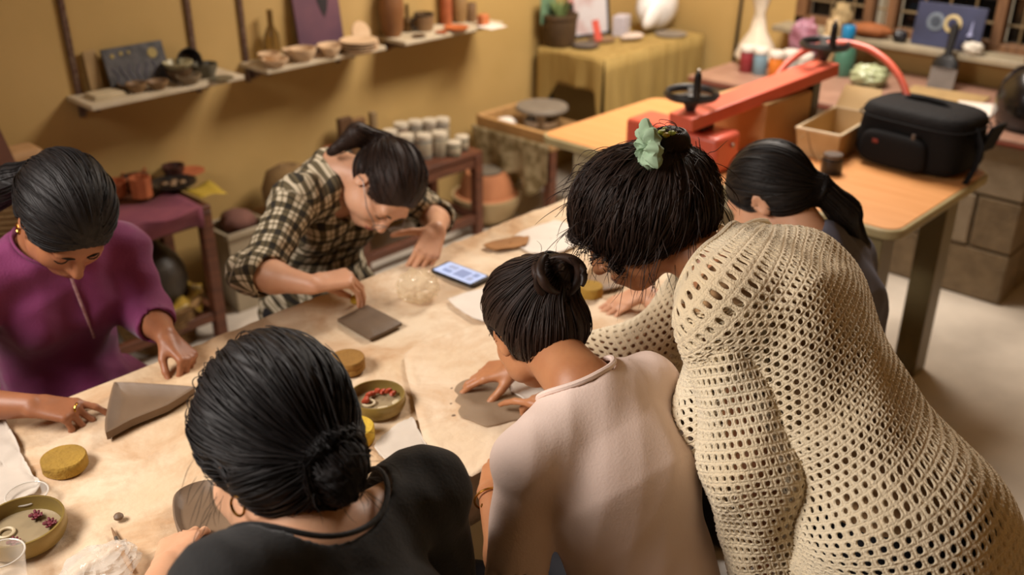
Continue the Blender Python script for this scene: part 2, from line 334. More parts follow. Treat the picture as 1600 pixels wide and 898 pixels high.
P, s = on(179, 276, RZ); pot('bowl', ring_bowl(.05, .05), M_glaze_dark, 'dark bowl at the back left of the pink cloth', 'bowl', clampY(P, .06), G)
P, s = on(232, 258, RZ); pot('bowl', ring_bowl(.045, .05, foot=.7), mat('maroon_glaze', '4a2a22', .35), 'maroon brown bowl at the back of the pink cloth', 'bowl', clampY(P, .05), G)
P, s = on(283, 266, RZ); pot('plate', [(.03, 0), (.06, .012), (.06, .016), (.03, .006), (.0001, .005)], M_terra, 'terracotta plate behind the dark slate plate', 'plate', clampY(P, .063), G)
P, s = on(272, 292, RZ); t = thing('plate', 'dark slate plate with pale clay scraps on it', 'plate', P, group=G); obj('dish', MB().lathe([(.06, 0), (.088, .018), (.088, .023), (.055, .007), (.0001, .006)], 28), M_glaze_dark, t)
for k in range(4): obj('clay_scrap', MB().ell((-.03+.02*k, .015*(-1)**k, .016), (.016, .011, .009), 8, wob=.15), M_b2, t)
P, s = on(320, 300, RZ); g = [[(P[0]-.05+.11*u, P[1]-.06+.13*v, RZ+.004+.012*math.sin(u*5+v*3)*u) for v in np.linspace(0, 1, 6)] for u in np.linspace(0, 1, 6)]
tag(obj('yellow_paper', MB().surf(g), mat('yellow_paper', 'b3952f', .7), solid=.002), 'crumpled yellow paper at right end of the left rack', 'paper')
# woven basket + lid package on the rack, post
P = V(1.12, 3.40, RZ)
t = thing('woven_basket', 'large pale woven basket on the rack behind purple shirt', 'basket', P)
M_wov = mat('woven_straw', 'ab8a5c', .8, scale=40, color2='8a6a3f', stretch=(1, 1, 5), bump=.5, bscale=70)
for k in range(9): obj('coil', MB().lathe([(.12+.014*math.sin(k*.35), -.011), (.134+.014*math.sin(k*.35), 0), (.12+.014*math.sin(k*.35), .011), (.10, 0)], 30, c=(0, 0, .012+.02*k), close=False), M_wov, t)
obj('lid', MB().lathe([(.13, .18), (.135, .19), (.125, .2), (.0001, .2)], 30), M_wov, t)
tag(obj('wrapped_package', MB().box((0, 0, .045), (.21, .12, .09)), mat('manila', 'b78d5e', .7), loc=(1.135, 3.42, RZ+.2015), bevel=.025, seg=3), 'tan wrapped package lying on the woven basket lid', 'package')
tag(obj('wooden_post', MB().bar((0, 0, 0), (-.13, .0, .62), .03, .045), mat('red_brown_post', '6e4636', .6), loc=(1.13, 3.232, RZ)), 'reddish brown post leaning beside the woven basket', 'post')
# basket on the floor under the left rack
t = thing('wicker_basket', 'brown wicker basket under the left rack', 'basket', (1.525, 3.36, 0))
M_wick = mat('wicker', '94703f', .8, scale=30, color2='5c3f1e', stretch=(1, 1, 4), bump=.6, bscale=60)
for k in range(10): obj('coil', MB().lathe([(.12+.05*(k/9), -.011), (.133+.05*(k/9), 0), (.12+.05*(k/9), .011), (.10+.05*(k/9), 0)], 30, c=(0, 0, .012+.019*k), close=False), M_wick, t)
obj('bottom', MB().lathe([(.12, 0), (.12, .01), (.0001, .01)], 24), M_wick, t)
tag(obj('cloth_bundle', MB().ell((0, 0, 0), (.14, .13, .15), 20, wob=.1), mat('dark_olive_bag', '3a2f22', .5, scale=14, color2='231b13', bump=.4, bscale=25), loc=(1.525, 3.36, .27)), 'dark crumpled bag stuffed into the wicker basket', 'bag')
g = [[((.13+.05*v)*math.cos(a), (.13+.05*v)*math.sin(a), .21-.03*v*(1+math.sin(a*5))+.015*math.sin(a*9)) for v in (0, .35, .7, 1)] for a in np.linspace(0, 2*PI, 50)]
tag(obj('yellow_bag_rim', MB().surf(g), mat('yellow_plastic', 'b08f3a', .4, scale=18, color2='6b5218'), solid=.003, loc=(1.525, 3.36, 0)), 'yellow plastic folded over the wicker basket rim', 'bag')
# bucket with cloth on the floor
t = thing('plastic_bin', 'off white plastic bin between the two brown racks', 'bin', (1.95, 3.41, 0))
M_bin = mat('off_white_plastic', 'a99a80', .5, var=.08)
pr = [(-.1, -.085), (.1, -.085), (.1, .085), (-.1, .085)]
q = MB(); P0 = [(x*.85, y*.85, 0) for x, y in pr]+[(x, y, .36) for x, y in pr]+[(x*.93, y*.93, .36) for x, y in pr]+[(x*.8, y*.8, .02) for x, y in pr]
q.add(P0, [(3, 2, 1, 0), (12, 13, 14, 15)]+[(a+i, a+(i+1) % 4, a+4+(i+1) % 4, a+4+i) for a in (0, 4, 8) for i in range(4)]); obj('body', q, M_bin, t, bevel=.008)
obj('rim', MB().box((0, -.09, .35), (.215, .014, .025)).box((0, .09, .35), (.215, .014, .025)).box((-.105, 0, .35), (.014, .17, .025)).box((.105, 0, .35), (.014, .17, .025)), M_bin, t, bevel=.004)
tag(obj('rag', MB().ell((0, 0, 0), (.08, .065, .05), 16, wob=.2), mat('dusty_pink_rag', '7b5348', .9, bump=.4, bscale=30), loc=(1.95, 3.41, .37)), 'dusty pink rag heaped in the plastic bin', 'rag')
# sack on low wooden bench
t = thing('low_bench', 'low wooden bench carrying the beige sack', 'bench', (2.24, 3.41, 0))
obj('seat', MB().box((0, 0, .32), (.26, .3, .03)), mat('light_plank', '8a6437', .6), t, bevel=.003)
for sx in (-1, 1):
    for sy in (-1, 1): obj('leg', MB().box((sx*.11, sy*.13, .1525), (.035, .035, .305)), M_wood, t)
tag(obj('sack', MB().lathe([(.08, 0), (.12, .03), (.125, .1), (.1, .17), (.05, .2), (.035, .205), (.0001, .19)], 26, wob=.06), mat('beige_sackcloth', '8f7247', .9, scale=9, color2='5f4526', bump=.4, bscale=30), loc=(2.23, 3.42, .335)), 'beige cloth sack sitting on the low wooden bench', 'sack')
# jars etc. on the right rack
J = .43
M_lid = mat('jar_lid_white', 'cfc2ab', .45, var=.05)
def jar(px, py, r, h, colr, label, z, group, lidm=M_lid, X=None, lab=True):
    P, s = on(px, py, z); P = clampY(P, r+.004)
    t = thing('lidded_jar', label, 'jar', P, group=group)
    obj('body', MB().lathe([(r*.9, 0), (r*.95, .004), (r*.95, h*.78), (r*.9, h*.8), (.0001, h*.8)], 20), mat('jar_'+colr, colr, .35, var=.1), t)
    if lab: obj('label_band', MB().lathe([(r*.955, h*.18), (r*.965, h*.19), (r*.965, h*.66), (r*.955, h*.67)], 20, close=False), mat('jar_label', 'b5a88f', .6, scale=50, color2='8d7f68'), t)
    obj('lid', MB().lathe([(r*.9, h*.79), (r, h*.8), (r, h*.98), (r*.94, h), (.0001, h)], 20), lidm, t); return t
G = 'paint jars on the right brown rack'
jl = [((611, 240), '5a3a34', 'leftmost white lidded paint jar on the brown rack'), ((636, 247), '8f8a80', 'white lidded jar in the front row, second from the left'), ((664, 247), '8a877c', 'front row white lidded jar near the middle of the rack'), ((688, 243), '9a927e', 'tall white lidded jar next to the two small jars'),
      ((628, 228), '7a5a48', 'back row white lidded jar behind the leftmost ones'), ((650, 224), '6f6a60', 'back row white lidded jar in the middle of the rack'), ((672, 222), '8a7a6a', 'back row white lidded jar behind the tall front jar'), ((692, 220), '7d756a', 'rightmost white lidded jar of the back row')]
for (p, c, l) in jl: jar(p[0], p[1], .036, .115, c, l, J, G)
jar(710, 243, .033, .07, '5f6a58', 'small squat jar in front at the right rack end', J, G); jar(722, 234, .033, .07, '4f5e52', 'small squat jar behind at the right rack end', J, G)
for i, (x, y, w_, h_, c, l) in enumerate(((2.62, 3.53, .07, .21, '5d3f22', 'dark plank standing upright against the wall behind jars'), (2.69, 3.535, .09, .19, '7d5a35', 'broad tan plank standing behind the paint jars'), (2.79, 3.54, .03, .2, '8f7550', 'thin pale stick plank standing behind the paint jars'), (2.50, 3.5, .06, .11, '8a4b28', 'reddish clay brick standing left of the planks'))):
    tag(obj('plank', MB().box((0, 0, h_/2), (w_, .03, h_)), mat('plank_'+c, c, .7, scale=10, stretch=(4, 4, 1)), loc=(x, y, J), bevel=.003), l, 'plank' if i < 3 else 'brick')
P, s = on(560, 236, J); pot('dish', ring_bowl(.06, .03), mat('buff_dish', 'a98f5e', .7), 'buff dish on the left part of the jar rack', 'dish', P)
# planter stack on the floor
P = V(3.325, 3.335, 0)
pot('planter_bowl', [(.1, 0), (.14, .03), (.172, .1), (.176, .14), (.165, .14), (.12, .03), (.0001, .02)], mat('cream_planter', 'b9a27a', .6, scale=6, color2='a58c62'), 'wide cream bowl planter on the floor by the rack', 'planter', P, n=36)
pot('terracotta_pot', [(.158, 0), (.16, .03), (.145, .035), (.12, .11), (.1, .145), (.085, .145), (.085, .14), (.0001, .14)], mat('salmon_terracotta', 'b5774f', .75, scale=6, color2='a3663f'), 'upturned salmon terracotta pot inside the cream planter', 'pot', P+V(0, 0, .11), n=36)
pot('grey_disc', [(.08, 0), (.082, .004), (.08, .008), (.0001, .008)], mat('grey_clay_disc', '6d6252', .8), 'grey disc lying on top of the upturned pot', 'disc', P+V(0, 0, .2555))

# ================================================================== potter's wheel
t = thing('potters_wheel', 'potters wheel with grey round head and wooden splash rail', 'potters wheel', (3.65, 3.26, 0))
for sx in (-1, 1):
    for sy in (-1, 1): obj('leg', MB().box((sx*.19, sy*.235, .2), (.045, .045, .4)), M_wood, t, bevel=.003)
obj('table_board', MB().box((0, 0, .41), (.44, .52, .02)), mat('wheel_ply', '8d6a3e', .7), t, bevel=.003)
obj('splash_rail', MB().box((-.21, -.01, .455), (.028, .48, .07)), mat('rail_pine', 'b98e58', .6, scale=8, stretch=(5, 1, 1)), t, bevel=.006)
obj('splash_rail', MB().box((0, .245, .455), (.42, .028, .07)), mat('rail_pine', 'b98e58'), t, bevel=.006)
obj('shaft', MB().lathe([(.03, .42), (.03, .5), (.0001, .5)], 16), M_steel, t)
obj('wheel_head', MB().lathe([(.12, .5), (.135, .505), (.135, .518), (.13, .524), (.0001, .524)], 40, c=(.05, .04, 0)), mat('wheel_grey', '857a6c', .5), t)
obj('basin', MB().lathe([(.08, .42), (.09, .43), (.092, .455), (.085, .455), (.08, .43)], 28, c=(.05, .04, 0), close=False), M_white, t)
tag(obj('white_rag', MB().ell((0, 0, 0), (.06, .05, .03), 14, wob=.25), M_paperw, loc=(3.53, 3.40, .446)), 'white rag on the back corner of the wheel table', 'rag')
g = []
for y in np.linspace(-.26, .26, 40):
    col_ = []
    for v in np.linspace(0, 1, 12):
        dep = .2+.05*math.sin(y*9)+.12*math.exp(-((y+.17)/.07)**2)
        col_.append((-.236-.02*v-.02*math.sin(y*38+v)*v, y, .44-dep*v))
    g.append(col_)
tag(obj('draped_cloth', MB().surf(g), mat('mottled_cloth', 'a08f6c', .8, scale=22, color2='75633f', contrast=(.42, .58)), solid=.003, loc=(3.65, 3.26, 0)), 'mottled beige cloth hanging over the potters wheel front', 'cloth')

# ================================================================== table with the mustard cloth in the corner
CX0, CX1, CY0, CY1, CZ = 3.95, 4.84, 3.1, 3.55, .745
t = thing('corner_table', 'black legged corner table under the mustard cloth', 'table', ((CX0+CX1)/2, (CY0+CY1)/2, 0))
obj('table_top', MB().box((0, 0, CZ-.02), (CX1-CX0, CY1-CY0, .03)), M_wood, t)
for sx in (-1, 1):
    for sy in (-1, 1): obj('leg', MB().box((sx*((CX1-CX0)/2-.04), sy*((CY1-CY0)/2-.04), (CZ-.035)/2), (.035, .035, CZ-.035)), M_black, t)
M_must = mat('mustard_cloth', 'a58a4e', .85, scale=3, color2='8d7238', stretch=(8, 8, 1), bump=.1, bscale=120)
def drape(p0, p1, nrm_, depth, nx=60, nv=10, fold=.012, fr=55):
    g = []; p0 = np.array(p0); p1 = np.array(p1); n_ = np.array(nrm_, float); L = np.linalg.norm(p1-p0)
    for u in np.linspace(0, 1, nx):
        c = []
        for v in np.linspace(0, 1, nv):
            d = depth(u) if callable(depth) else depth
            off = .006+fold*v**.7*(1+math.sin(u*L*fr+1.2*math.sin(u*9)))
            c.append(p0+(p1-p0)*u+n_*off+np.array([0, 0, -d*v]))
        g.append(c)
    return g
cl = MB()
cl.surf([[(x, y, CZ+.002*math.sin(x*20+y*13)) for y in np.linspace(CY0-.006, CY1, 12)] for x in np.linspace(CX0-.006, CX1, 30)])
cl.surf(drape((CX0-.006, CY0, CZ), (CX1, CY0, CZ), (0, -1, 0), .62))
cl.surf(drape((CX0, CY1, CZ), (CX0, CY0, CZ), (-1, 0, 0), lambda u: .17+.22*max(0, 1-u*3.2)+.3*max(0, u*9-8.2), fold=.01, fr=30))
tag(obj('tablecloth', cl, M_must, solid=.003), 'mustard yellow cloth draped over the corner table', 'tablecloth')
C0 = CZ+.004
P, s = on(875, 70, C0); P = clampY(P, .09); t = thing('plant_pot', 'dark brown pot with a small flowering plant on the mustard cloth', 'plant pot', P)
obj('pot', MB().lathe([(.075, 0), (.082, .01), (.09, .14), (.096, .145), (.096, .165), (.086, .165), (.08, .14), (.0001, .135)], 28), mat('dark_brown_pot', '5b4630', .6, scale=8, color2='46341f'), t)
for k in range(9):
    a = k*.7; q = [(.02*math.cos(a), .02*math.sin(a), .14), (.04*math.cos(a), .04*math.sin(a), .2), (.07*math.cos(a), .07*math.sin(a), .25)]
    obj('leaf', MB().tube(q, [.004, .014, .002], 6, flat=.2), mat('leaf_green', '6b7d4a', .5), t)
obj('flower', MB().ell((.045, -.03, .225), (.022, .022, .016), 10, wob=.2), mat('flower_pink', 'c98a86', .6), t)
P, s = on(862, 30, C0); tag(obj('green_card', MB().box((0, 0, .09), (.11, .004, .15), ), mat('green_card', '6f8f6e', .6), loc=(4.0, 3.535, C0+.1)), 'green picture card standing behind the plant pot', 'card')
t = thing('framed_mirror', 'dark framed picture with pale sheet leaning in the corner', 'frame', (4.33, 3.5, C0))
R = rotz(-.25)@rotx(-.15)
for c, s_ in (((0, 0, .008), (.26, .016, .016)), ((0, 0, .342), (.26, .016, .016)), ((-.122, 0, .175), (.016, .016, .35)), ((.122, 0, .175), (.016, .016, .35))): obj('frame_bar', MB().box(R@np.array(c), s_, R), mat('dark_blue_frame', '2c2c34', .4), t)
obj('sheet', MB().box(R@np.array([0, 0, .175]), (.235, .006, .325), R), mat('pale_print', 'c9c3c4', .4, scale=7, color2='b38f8c', contrast=(.3, .5)), t)
tag(obj('red_card', MB().box((0, 0, .06), (.055, .003, .12), rotx(-.3)), mat('coral_card', 'd0584a', .5), loc=(4.23, 3.38, C0)), 'coral red card strip leaning on the framed picture', 'card')
P, s = on(972, 52, C0); tag(obj('yellow_card', MB().box((0, 0, .02), (.11, .08, .004), rotx(.25)@rotz(.4)), mat('yellow_card', 'd9b93c', .5), loc=tuple(P)), 'bright yellow card lying before the framed picture', 'card')
P, s = on(915, 73, C0); pot('plate', [(.05, 0), (.075, .01), (.075, .015), (.0001, .008)], mat('slate_plate', '5c5145', .5), 'dark grey plate near the front of the mustard cloth', 'plate', P)
P, s = on(940, 64, C0); pot('plate', [(.05, 0), (.075, .01), (.075, .015), (.0001, .008)], M_b2, 'tan plate under the yellow card', 'plate', P)
P, s = on(988, 62, C0); tag(obj('crumpled_paper', MB().ell((0, 0, .02), (.075, .045, .018), 18, wob=.2), mat('pale_pink_paper', 'd2bfb0', .7, bump=.4, bscale=25), loc=tuple(P)), 'small crumpled pale paper heap on mustard cloth', 'paper')
P = V(4.47, 3.40, C0); tag(obj('lavender_box', MB().box((0, 0, .055), (.1, .07, .11), rotz(.3)), mat('lavender_white', 'cfc8d0', .5), loc=tuple(P), bevel=.004), 'pale lavender box in front of the white wrapped bundle', 'box')
t = thing('white_bundle', 'large bright white wrapped bundle on the corner table', 'bundle', (4.70, 3.3, C0))
obj('wrap', MB().ell((.03, .05, .13), (.15, .1, .13), 24, wob=.08), mat('bright_white_wrap', 'f2eeea', .35, bump=.5, bscale=12), t)
obj('fold', MB().ell((-.06, .0, .12), (.12, .035, .06), 20, R=roty(-.75), wob=.08), mat('bright_white_wrap', 'f2eeea'), t)
pot('tray', [(.07, 0), (.09, .008), (.09, .012), (.0001, .006)], mat('grey_tray', '8a7f72', .5), 'grey round tray at right front of the mustard cloth', 'tray', (4.66, 3.195, C0))
tag(obj('black_rod', MB().tube([(0, 0, 0), (.0, -.012, .3), (0, -.03, .75)], [.011, .009, .007], 8), M_black, loc=(4.86, 2.9, .61)), 'thin black rod hanging on the wall beside the window', 'rod')

# ================================================================== block counter along the back wall
KZ = .715; KX = 4.1
t = thing('block_counter', 'concrete block counter with pinkish stone top under the window', 'counter', (KX, 1.86, 0))
M_block = mat('concrete_block', '9c8c76', .9, scale=16, color2='8a7a64', bump=.35, bscale=60); M_block2 = mat('concrete_block_dark', '837056', .9, scale=16, color2='6f5e47', bump=.35, bscale=60)
for c in range(3):
    y = 2.64; i = 0
    while y > 1.08:
        L = .4 if not (i == 0 and c % 2) else .2
        y1 = max(y-L, 1.06)
        obj('block', MB().box((.1+.004*((i+c) % 2), (y+y1)/2-1.86, .114+.229*c), (.19, y-y1-.012, .218)), M_block2 if (c == 0 or (i*2+c) % 3 == 0) else M_block, t, bevel=.006)
        y = y1; i += 1
    obj('block', MB().box((.42, 1.16-1.86, .114+.229*c), (.42, .19, .218)), M_block2, t, bevel=.006)
obj('mortar', MB().box((.1, 0, .343), (.16, 1.56, .686)), mat('mortar', '6e6250', .95), t)
obj('stone_top', MB().box((.38, 0, KZ-.013), (.8, 1.64, .026)), mat('pink_stone', '9a7663', .45, scale=10, color2='876453'), t, bevel=.004)
obj('red_edge', MB().box((-.022, 0, KZ-.02), (.008, 1.64, .012)), mat('red_edge', '7d3a2c', .5), t)
G = 'glaze jars on the stone counter'
for i, (px, py, c, l) in enumerate(((1165, 112, '8a2f33', 'maroon glaze jar with white lid at the counter left end'), (1186, 116, '7793a0', 'pale blue glaze jar with white lid on the counter'), (1210, 122, 'd77a2c', 'orange glaze jar with white lid on the counter'), (1232, 120, 'b9b6ae', 'whitish glaze jar behind the red hoop'), (1254, 126, 'c2bfb4', 'whitish glaze jar under the far handwheel'))):
    jar(px, py, .036, .13, c, l, KZ, G, mat('jar_lid_bright', 'e2d8cb', .4), lab=False)
def bag(name, loc, r, m, label, wob=.18, cat='bag', n=22): return crumple(name, loc, r, label, m, int(loc[1]*100), cat, True, .22)
M_pbag = mat('milky_plastic', 'd9cbb5', .3, bump=.5, bscale=18, var=.05)
tag(obj('plastic_bag', MB().lathe([(.07, 0), (.1, .04), (.08, .1), (.04, .17), (.025, .26), (.05, .36), (.0001, .37)], 24, wob=.12), M_pbag, loc=(4.5, 2.56, KZ)), 'tall knotted milky plastic bag behind the glaze jars', 'bag')
bag('plastic_bag', (4.475, 2.38, KZ), (.045, .05, .05), M_pbag, 'small milky plastic bag lying behind the glaze jars')
bag('foil_bag', (4.645, 2.38, KZ), (.055, .07, .12), mat('pink_foil', 'b48a9c', .3, scale=8, color2='7a3c46', bump=.4, bscale=14), 'pink purple foil bag on the counter under the window')
bag('paper_bundle', (4.67, 2.245, KZ), (.045, .045, .13), mat('cream_bundle', 'b59a70', .7), 'cream paper bundle beside the blue capped bottle')
t = thing('bottle', 'green plastic bottle with bright blue cap on the counter', 'bottle', (4.6, 2.13, KZ))
obj('body', MB().lathe([(.045, 0), (.052, .02), (.05, .12), (.025, .17), (.02, .18), (.0001, .18)], 22), mat('green_plastic', '4f7d68', .3, alpha=.9), t)
obj('cap', MB().lathe([(.03, .175), (.032, .18), (.032, .235), (.028, .24), (.0001, .24)], 20), mat('blue_cap', '1478a8', .4), t)
bag('plastic_bag', (4.5, 1.95, KZ), (.07, .08, .05), mat('pale_green_plastic', 'a9b087', .3, bump=.4, bscale=16), 'pale green plastic bag under the red hoop')
tag(obj('cardboard_sheet', MB().box((0, 0, .004), (.3, .34, .008), rotz(.1)), mat('counter_card', 'a98b5c', .8), loc=(4.5, 1.6, KZ), bevel=.001), 'flat cardboard sheet on the counter behind the black bag', 'cardboard')
tag(obj('paper_sheet', MB().box((0, 0, .003), (.2, .14, .006), rotz(.3)), M_paperw, loc=(4.40, 1.42, KZ+.0085)), 'white papers on the counter beside the black bag', 'paper')
P = V(4.665, 1.68, KZ); t = thing('paint_scraper', 'broad scraper with grey blade and black handle leaning on the wall', 'scraper', P, 0)
R = roty(.2)
obj('blade', MB().box(R@np.array([0, 0, .05]), (.004, .12, .1), R), mat('scraper_blade', '8d857f', .35, metal=.6), t)
obj('shoulder', MB().lathe([(.062, .0), (.058, .03), (.022, .06), (.0001, .06)], 20, c=R@np.array([0, 0, .1]), R=R, sx=.25), M_black, t)
obj('grip', MB().lathe([(.02, 0), (.017, .04), (.021, .1), (.018, .14), (.0001, .145)], 14, c=R@np.array([0, 0, .155]), R=R, sx=.7), M_black, t)
t = thing('black_helmet', 'glossy black helmet at the right end of stone counter', 'helmet', (4.32, 1.16, KZ))
obj('shell', MB().lathe([(.125, .0), (.15, .04), (.155, .11), (.14, .18), (.1, .235), (.05, .26), (.0001, .265)], 36), mat('gloss_black', '0d0c0d', .22, coat=.5, var=.05), t)
obj('rim_band', MB().lathe([(.126, 0), (.133, .006), (.14, .02), (.128, .01)], 36, close=False), M_black, t)
g = [[(4.74-.05*v+.03*math.sin(u*7), 1.2-.32*u-.03*v*math.sin(u*5), .86+.6*v-.1*(1-v)*math.sin(u*3)) for v in np.linspace(0, 1, 14)] for u in np.linspace(0, 1, 24)]
tag(obj('curtain', MB().surf(g), mat('cream_curtain', 'cdbd9f', .8), solid=.003), 'pale cream curtain at the right edge of the window', 'curtain')
# sill things
SLZ = WZ0+.003
t = thing('display_box', 'navy blue display panel with two patterned plates on sill', 'display panel', (4.80, 1.745, SLZ)); R = roty(.16)
obj('panel', MB().box(R@np.array([0, 0, .1]), (.014, .32, .2), R), mat('navy_panel', '23263c', .5, scale=5, color2='353a58'), t, bevel=.003)
for y, m2, m3 in ((.06, '6a7480', '3c4450'), (-.02, 'c0ad7c', '2d3252')):
    obj('round_plate', MB().lathe([(.04, 0), (.042, .004), (.03, .006), (.028, .004), (.0001, .004)], 26, c=R@np.array([-.008, y, .115]), R=R@roty(-PI/2)), mat('plate_'+m2, m2, .4), t)
    obj('plate_centre', MB().lathe([(.024, 0), (.024, .002), (.0001, .002)], 22, c=R@np.array([-.0125, y, .115]), R=R@roty(-PI/2)), mat('plate_'+m3, m3, .4), t)
obj('painted_figure', MB().lathe([(.016, 0), (.006, .02), (.003, .06), (.0001, .07)], 10, c=R@np.array([-.01, -.11, .07]), R=R), mat('pale_lilac', '8f93b8', .5), t)
bag('white_flower', (4.765, 1.60, SLZ), (.03, .045, .03), mat('white_petal', 'cfc6b6', .5, bump=.6, bscale=30), 'white porcelain flower in front of the navy panel', .25, 'ornament', 16)
tag(obj('orange_cloth', MB().ell((0, 0, .035), (.05, .11, .035), 18, wob=.25), mat('rust_cloth', '8c4f22', .8), loc=(4.80, 2.11, SLZ), ), 'rust orange cloth bundled on the window sill', 'cloth')
bag('black_pouch', (4.79, 1.955, SLZ), (.028, .032, .03), mat('black_shiny', '15141a', .25), 'small shiny black pouch beside the navy panel', .12, 'pouch', 16)
bag('cloth_bundle', (4.80, 2.27, SLZ), (.04, .045, .075), mat('tan_cloth', '9c855c', .8), 'tan cloth bundle on the sill above blue capped bottle', .12, 'bundle', 16)
tag(obj('wooden_tray', MB().box((0, 0, .012), (.1, .17, .024)), M_frame, loc=(4.80, 1.28, SLZ), bevel=.003), 'dark wooden tray on the sill right of the navy panel', 'tray')

# ================================================================== orange table
OX0, OX1, OY0, OY1, OZ = 2.70, 3.46, 1.01, 2.43, .78
t = thing('workbench', 'long workbench with orange wood top and cream edge', 'table', ((OX0+OX1)/2, (OY0+OY1)/2, 0)); a = (OX1-OX0)/2; c = (OY1-OY0)/2
def rrect(a, c, r, n=6): return [(sx*(a-r)+r*math.cos(q), sy*(c-r)+r*math.sin(q)) for sx, sy, q0 in ((1, 1, 0), (-1, 1, PI/2), (-1, -1, PI), (1, -1, 1.5*PI)) for q in np.linspace(q0, q0+PI/2, n)]
obj('edge_board', MB().prism(rrect(a, c, .06), OZ-.034, OZ-.003), mat('cream_edge', 'b0a074', .5), t, bevel=.006)
obj('top_veneer', MB().prism(rrect(a-.012, c-.012, .05), OZ-.003, OZ), mat('orange_veneer', 'd0955f', .4, scale=3.5, color2='c58850', stretch=(14, 1, 1)), t)
M_cab = mat('cream_cabinet', 'b3a585', .5, var=.05)
obj('cabinet', MB().box((.02, c-.3, .373), (.58, .42, .745)), M_cab, t, bevel=.004)
for q in range(3): obj('screw', MB().lathe([(.01, 0), (.008, .004), (.0001, .005)], 10, c=(-.27, c-.18, .65-.11*q), R=roty(-PI/2)), M_steel, t); obj('screw', MB().lathe([(.01, 0), (.008, .004), (.0001, .005)], 10, c=(-.27, c-.42, .65-.11*q), R=roty(-PI/2)), M_steel, t)
for x in (-.26, .26): obj('leg', MB().box((x, -c+.11, .373), (.1, .085, .745)), mat('olive_steel', '7d6f4c', .45, var=.08), t, bevel=.004)
obj('apron', MB().box((0, -c+.11, .70), (.42, .03, .08)), mat('olive_steel', '7d6f4c'), t); obj('apron', MB().box((-.29, -.1, .70), (.03, .85, .07)), M_cab, t)
# slab press on the orange table
M_red = mat('coral_enamel', 'd2604a', .35, var=.06)
t = thing('slab_press', 'coral red slab press with two black handwheels on orange table', 'press', (2.82, 1.86, OZ))
o0 = V(2.82, 1.86, OZ)
obj('base', MB().box((0, 0, .065), (.15, .38, .13)), M_red, t, bevel=.015, seg=3)
obj('pillar', MB().box((.0, -.06, .14), (.07, .09, .03)), M_black, t)
A_ = V(2.70, 1.79, .955)-o0; B_ = V(3.46, 1.665, 1.03)-o0
obj('beam', MB().bar(A_, B_, .105, .045), M_red, t, bevel=.004)
obj('bolt', MB().lathe([(.008, 0), (.008, .006), (.0001, .006)], 8, c=(0.02, -.1925, .09), R=rotx(PI/2)), M_steel, t)
obj('far_post', MB().bar(B_+V(-.09, .01, -.015), V(B_[0]-.09, B_[1]+.01, .0), .05, .05), M_black, t)
def handwheel(c, parent):
    w_ = obj('handwheel', MB().lathe([(.078, -.008), (.085, -.012), (.094, 0), (.085, .014), (.078, .01), (.074, 0)], 40, c=c, close=False), M_blackcast, parent)
    m_ = MB().lathe([(.012, -.06), (.016, -.055), (.03, -.02), (.03, .0), (.012, .004), (.0001, .004)], 20, c=c)
    for k in range(3):
        q = 2*PI*k/3+.6; m_.bar(c+V(0, 0, -.004), c+V(.08*math.cos(q), .08*math.sin(q), 0), .024, .01)
    obj('spokes', m_, M_blackcast, w_)
    obj('crank_handle', MB().lathe([(.011, 0), (.013, .02), (.012, .075), (.009, .085), (.0001, .088)], 14, c=c+V(-.055, -.055, .006)), mat('handle_black', '18161a', .25), w_)
    obj('handle_tip', MB().lathe([(.006, 0), (.006, .008), (.0001, .01)], 10, c=c+V(-.055, -.055, .094)), M_steel, w_)
handwheel(A_+V(.055, .0, .085), t); handwheel(B_+V(-.045, .0, .09), t)
ya = [AX(x, y, X) - o0 for x, y, X in ((1208, 128, 3.30), (1225, 103, 3.36), (1250, 82, 3.42), (1285, 69, 3.46), (1325, 66, 3.48), (1360, 76, 3.48), (1388, 96, 3.46), (1408, 122, 3.44), (1422, 160, 3.42), (1426, 215, 3.40))]
yy = np.array(ya); uu = np.linspace(0, len(ya)-1, 40); yy = np.stack([np.interp(uu, range(len(ya)), yy[:, k]) for k in range(3)], 1)
for _ in range(3): yy[1:-1] = (yy[:-2]+2*yy[1:-1]+yy[2:])/4
obj('hoop_guard', MB().tube(yy, .0125, 12), M_red, t)
# cardboard bag / carton
t = thing('brown_carton', 'open brown paper carton beside the red press', 'carton', (3.19, 1.765, OZ), -.08)
M_kraft = mat('kraft_paper', 'b48c5c', .8, scale=5, color2='a27a4a')
def panel_quad(name, pts, m, parent, th=.004): return obj(name, MB().surf([[pts[0], pts[1]], [pts[3], pts[2]]]), m, parent, smooth=False, solid=th)
w2, d2, h2 = .14, .11, .185
panel_quad('side_panel', [(-w2, -d2, 0), (-w2, d2, 0), (-w2+.01, d2, h2), (-w2+.01, -d2, h2)], M_kraft, t); panel_quad('side_panel', [(w2, -d2, 0), (w2, d2, 0), (w2, d2, h2), (w2, -d2, h2)], M_kraft, t)
panel_quad('front_panel', [(-w2, -d2, 0), (w2, -d2, 0), (w2, -d2, h2), (-w2, -d2, h2)], M_kraft, t); panel_quad('back_panel', [(-w2, d2, 0), (w2, d2, 0), (w2, d2, h2), (-w2, d2, h2)], M_kraft, t)
panel_quad('base_panel', [(-w2, -d2, .003), (w2, -d2, .003), (w2, d2, .003), (-w2, d2, .003)], M_kraft, t)
panel_quad('flap', [(-w2, d2, h2), (w2, d2, h2), (w2, -.02, h2+.015), (-w2, -.02, h2+.012)], mat('kraft_inner', 'b99561', .8), t); panel_quad('flap', [(-w2-.005, -d2, h2+.003), (w2, -d2, h2+.003), (w2-.02, .0, h2+.03), (-w2-.04, .01, h2+.024)], mat('kraft_inner', 'b99561'), t)
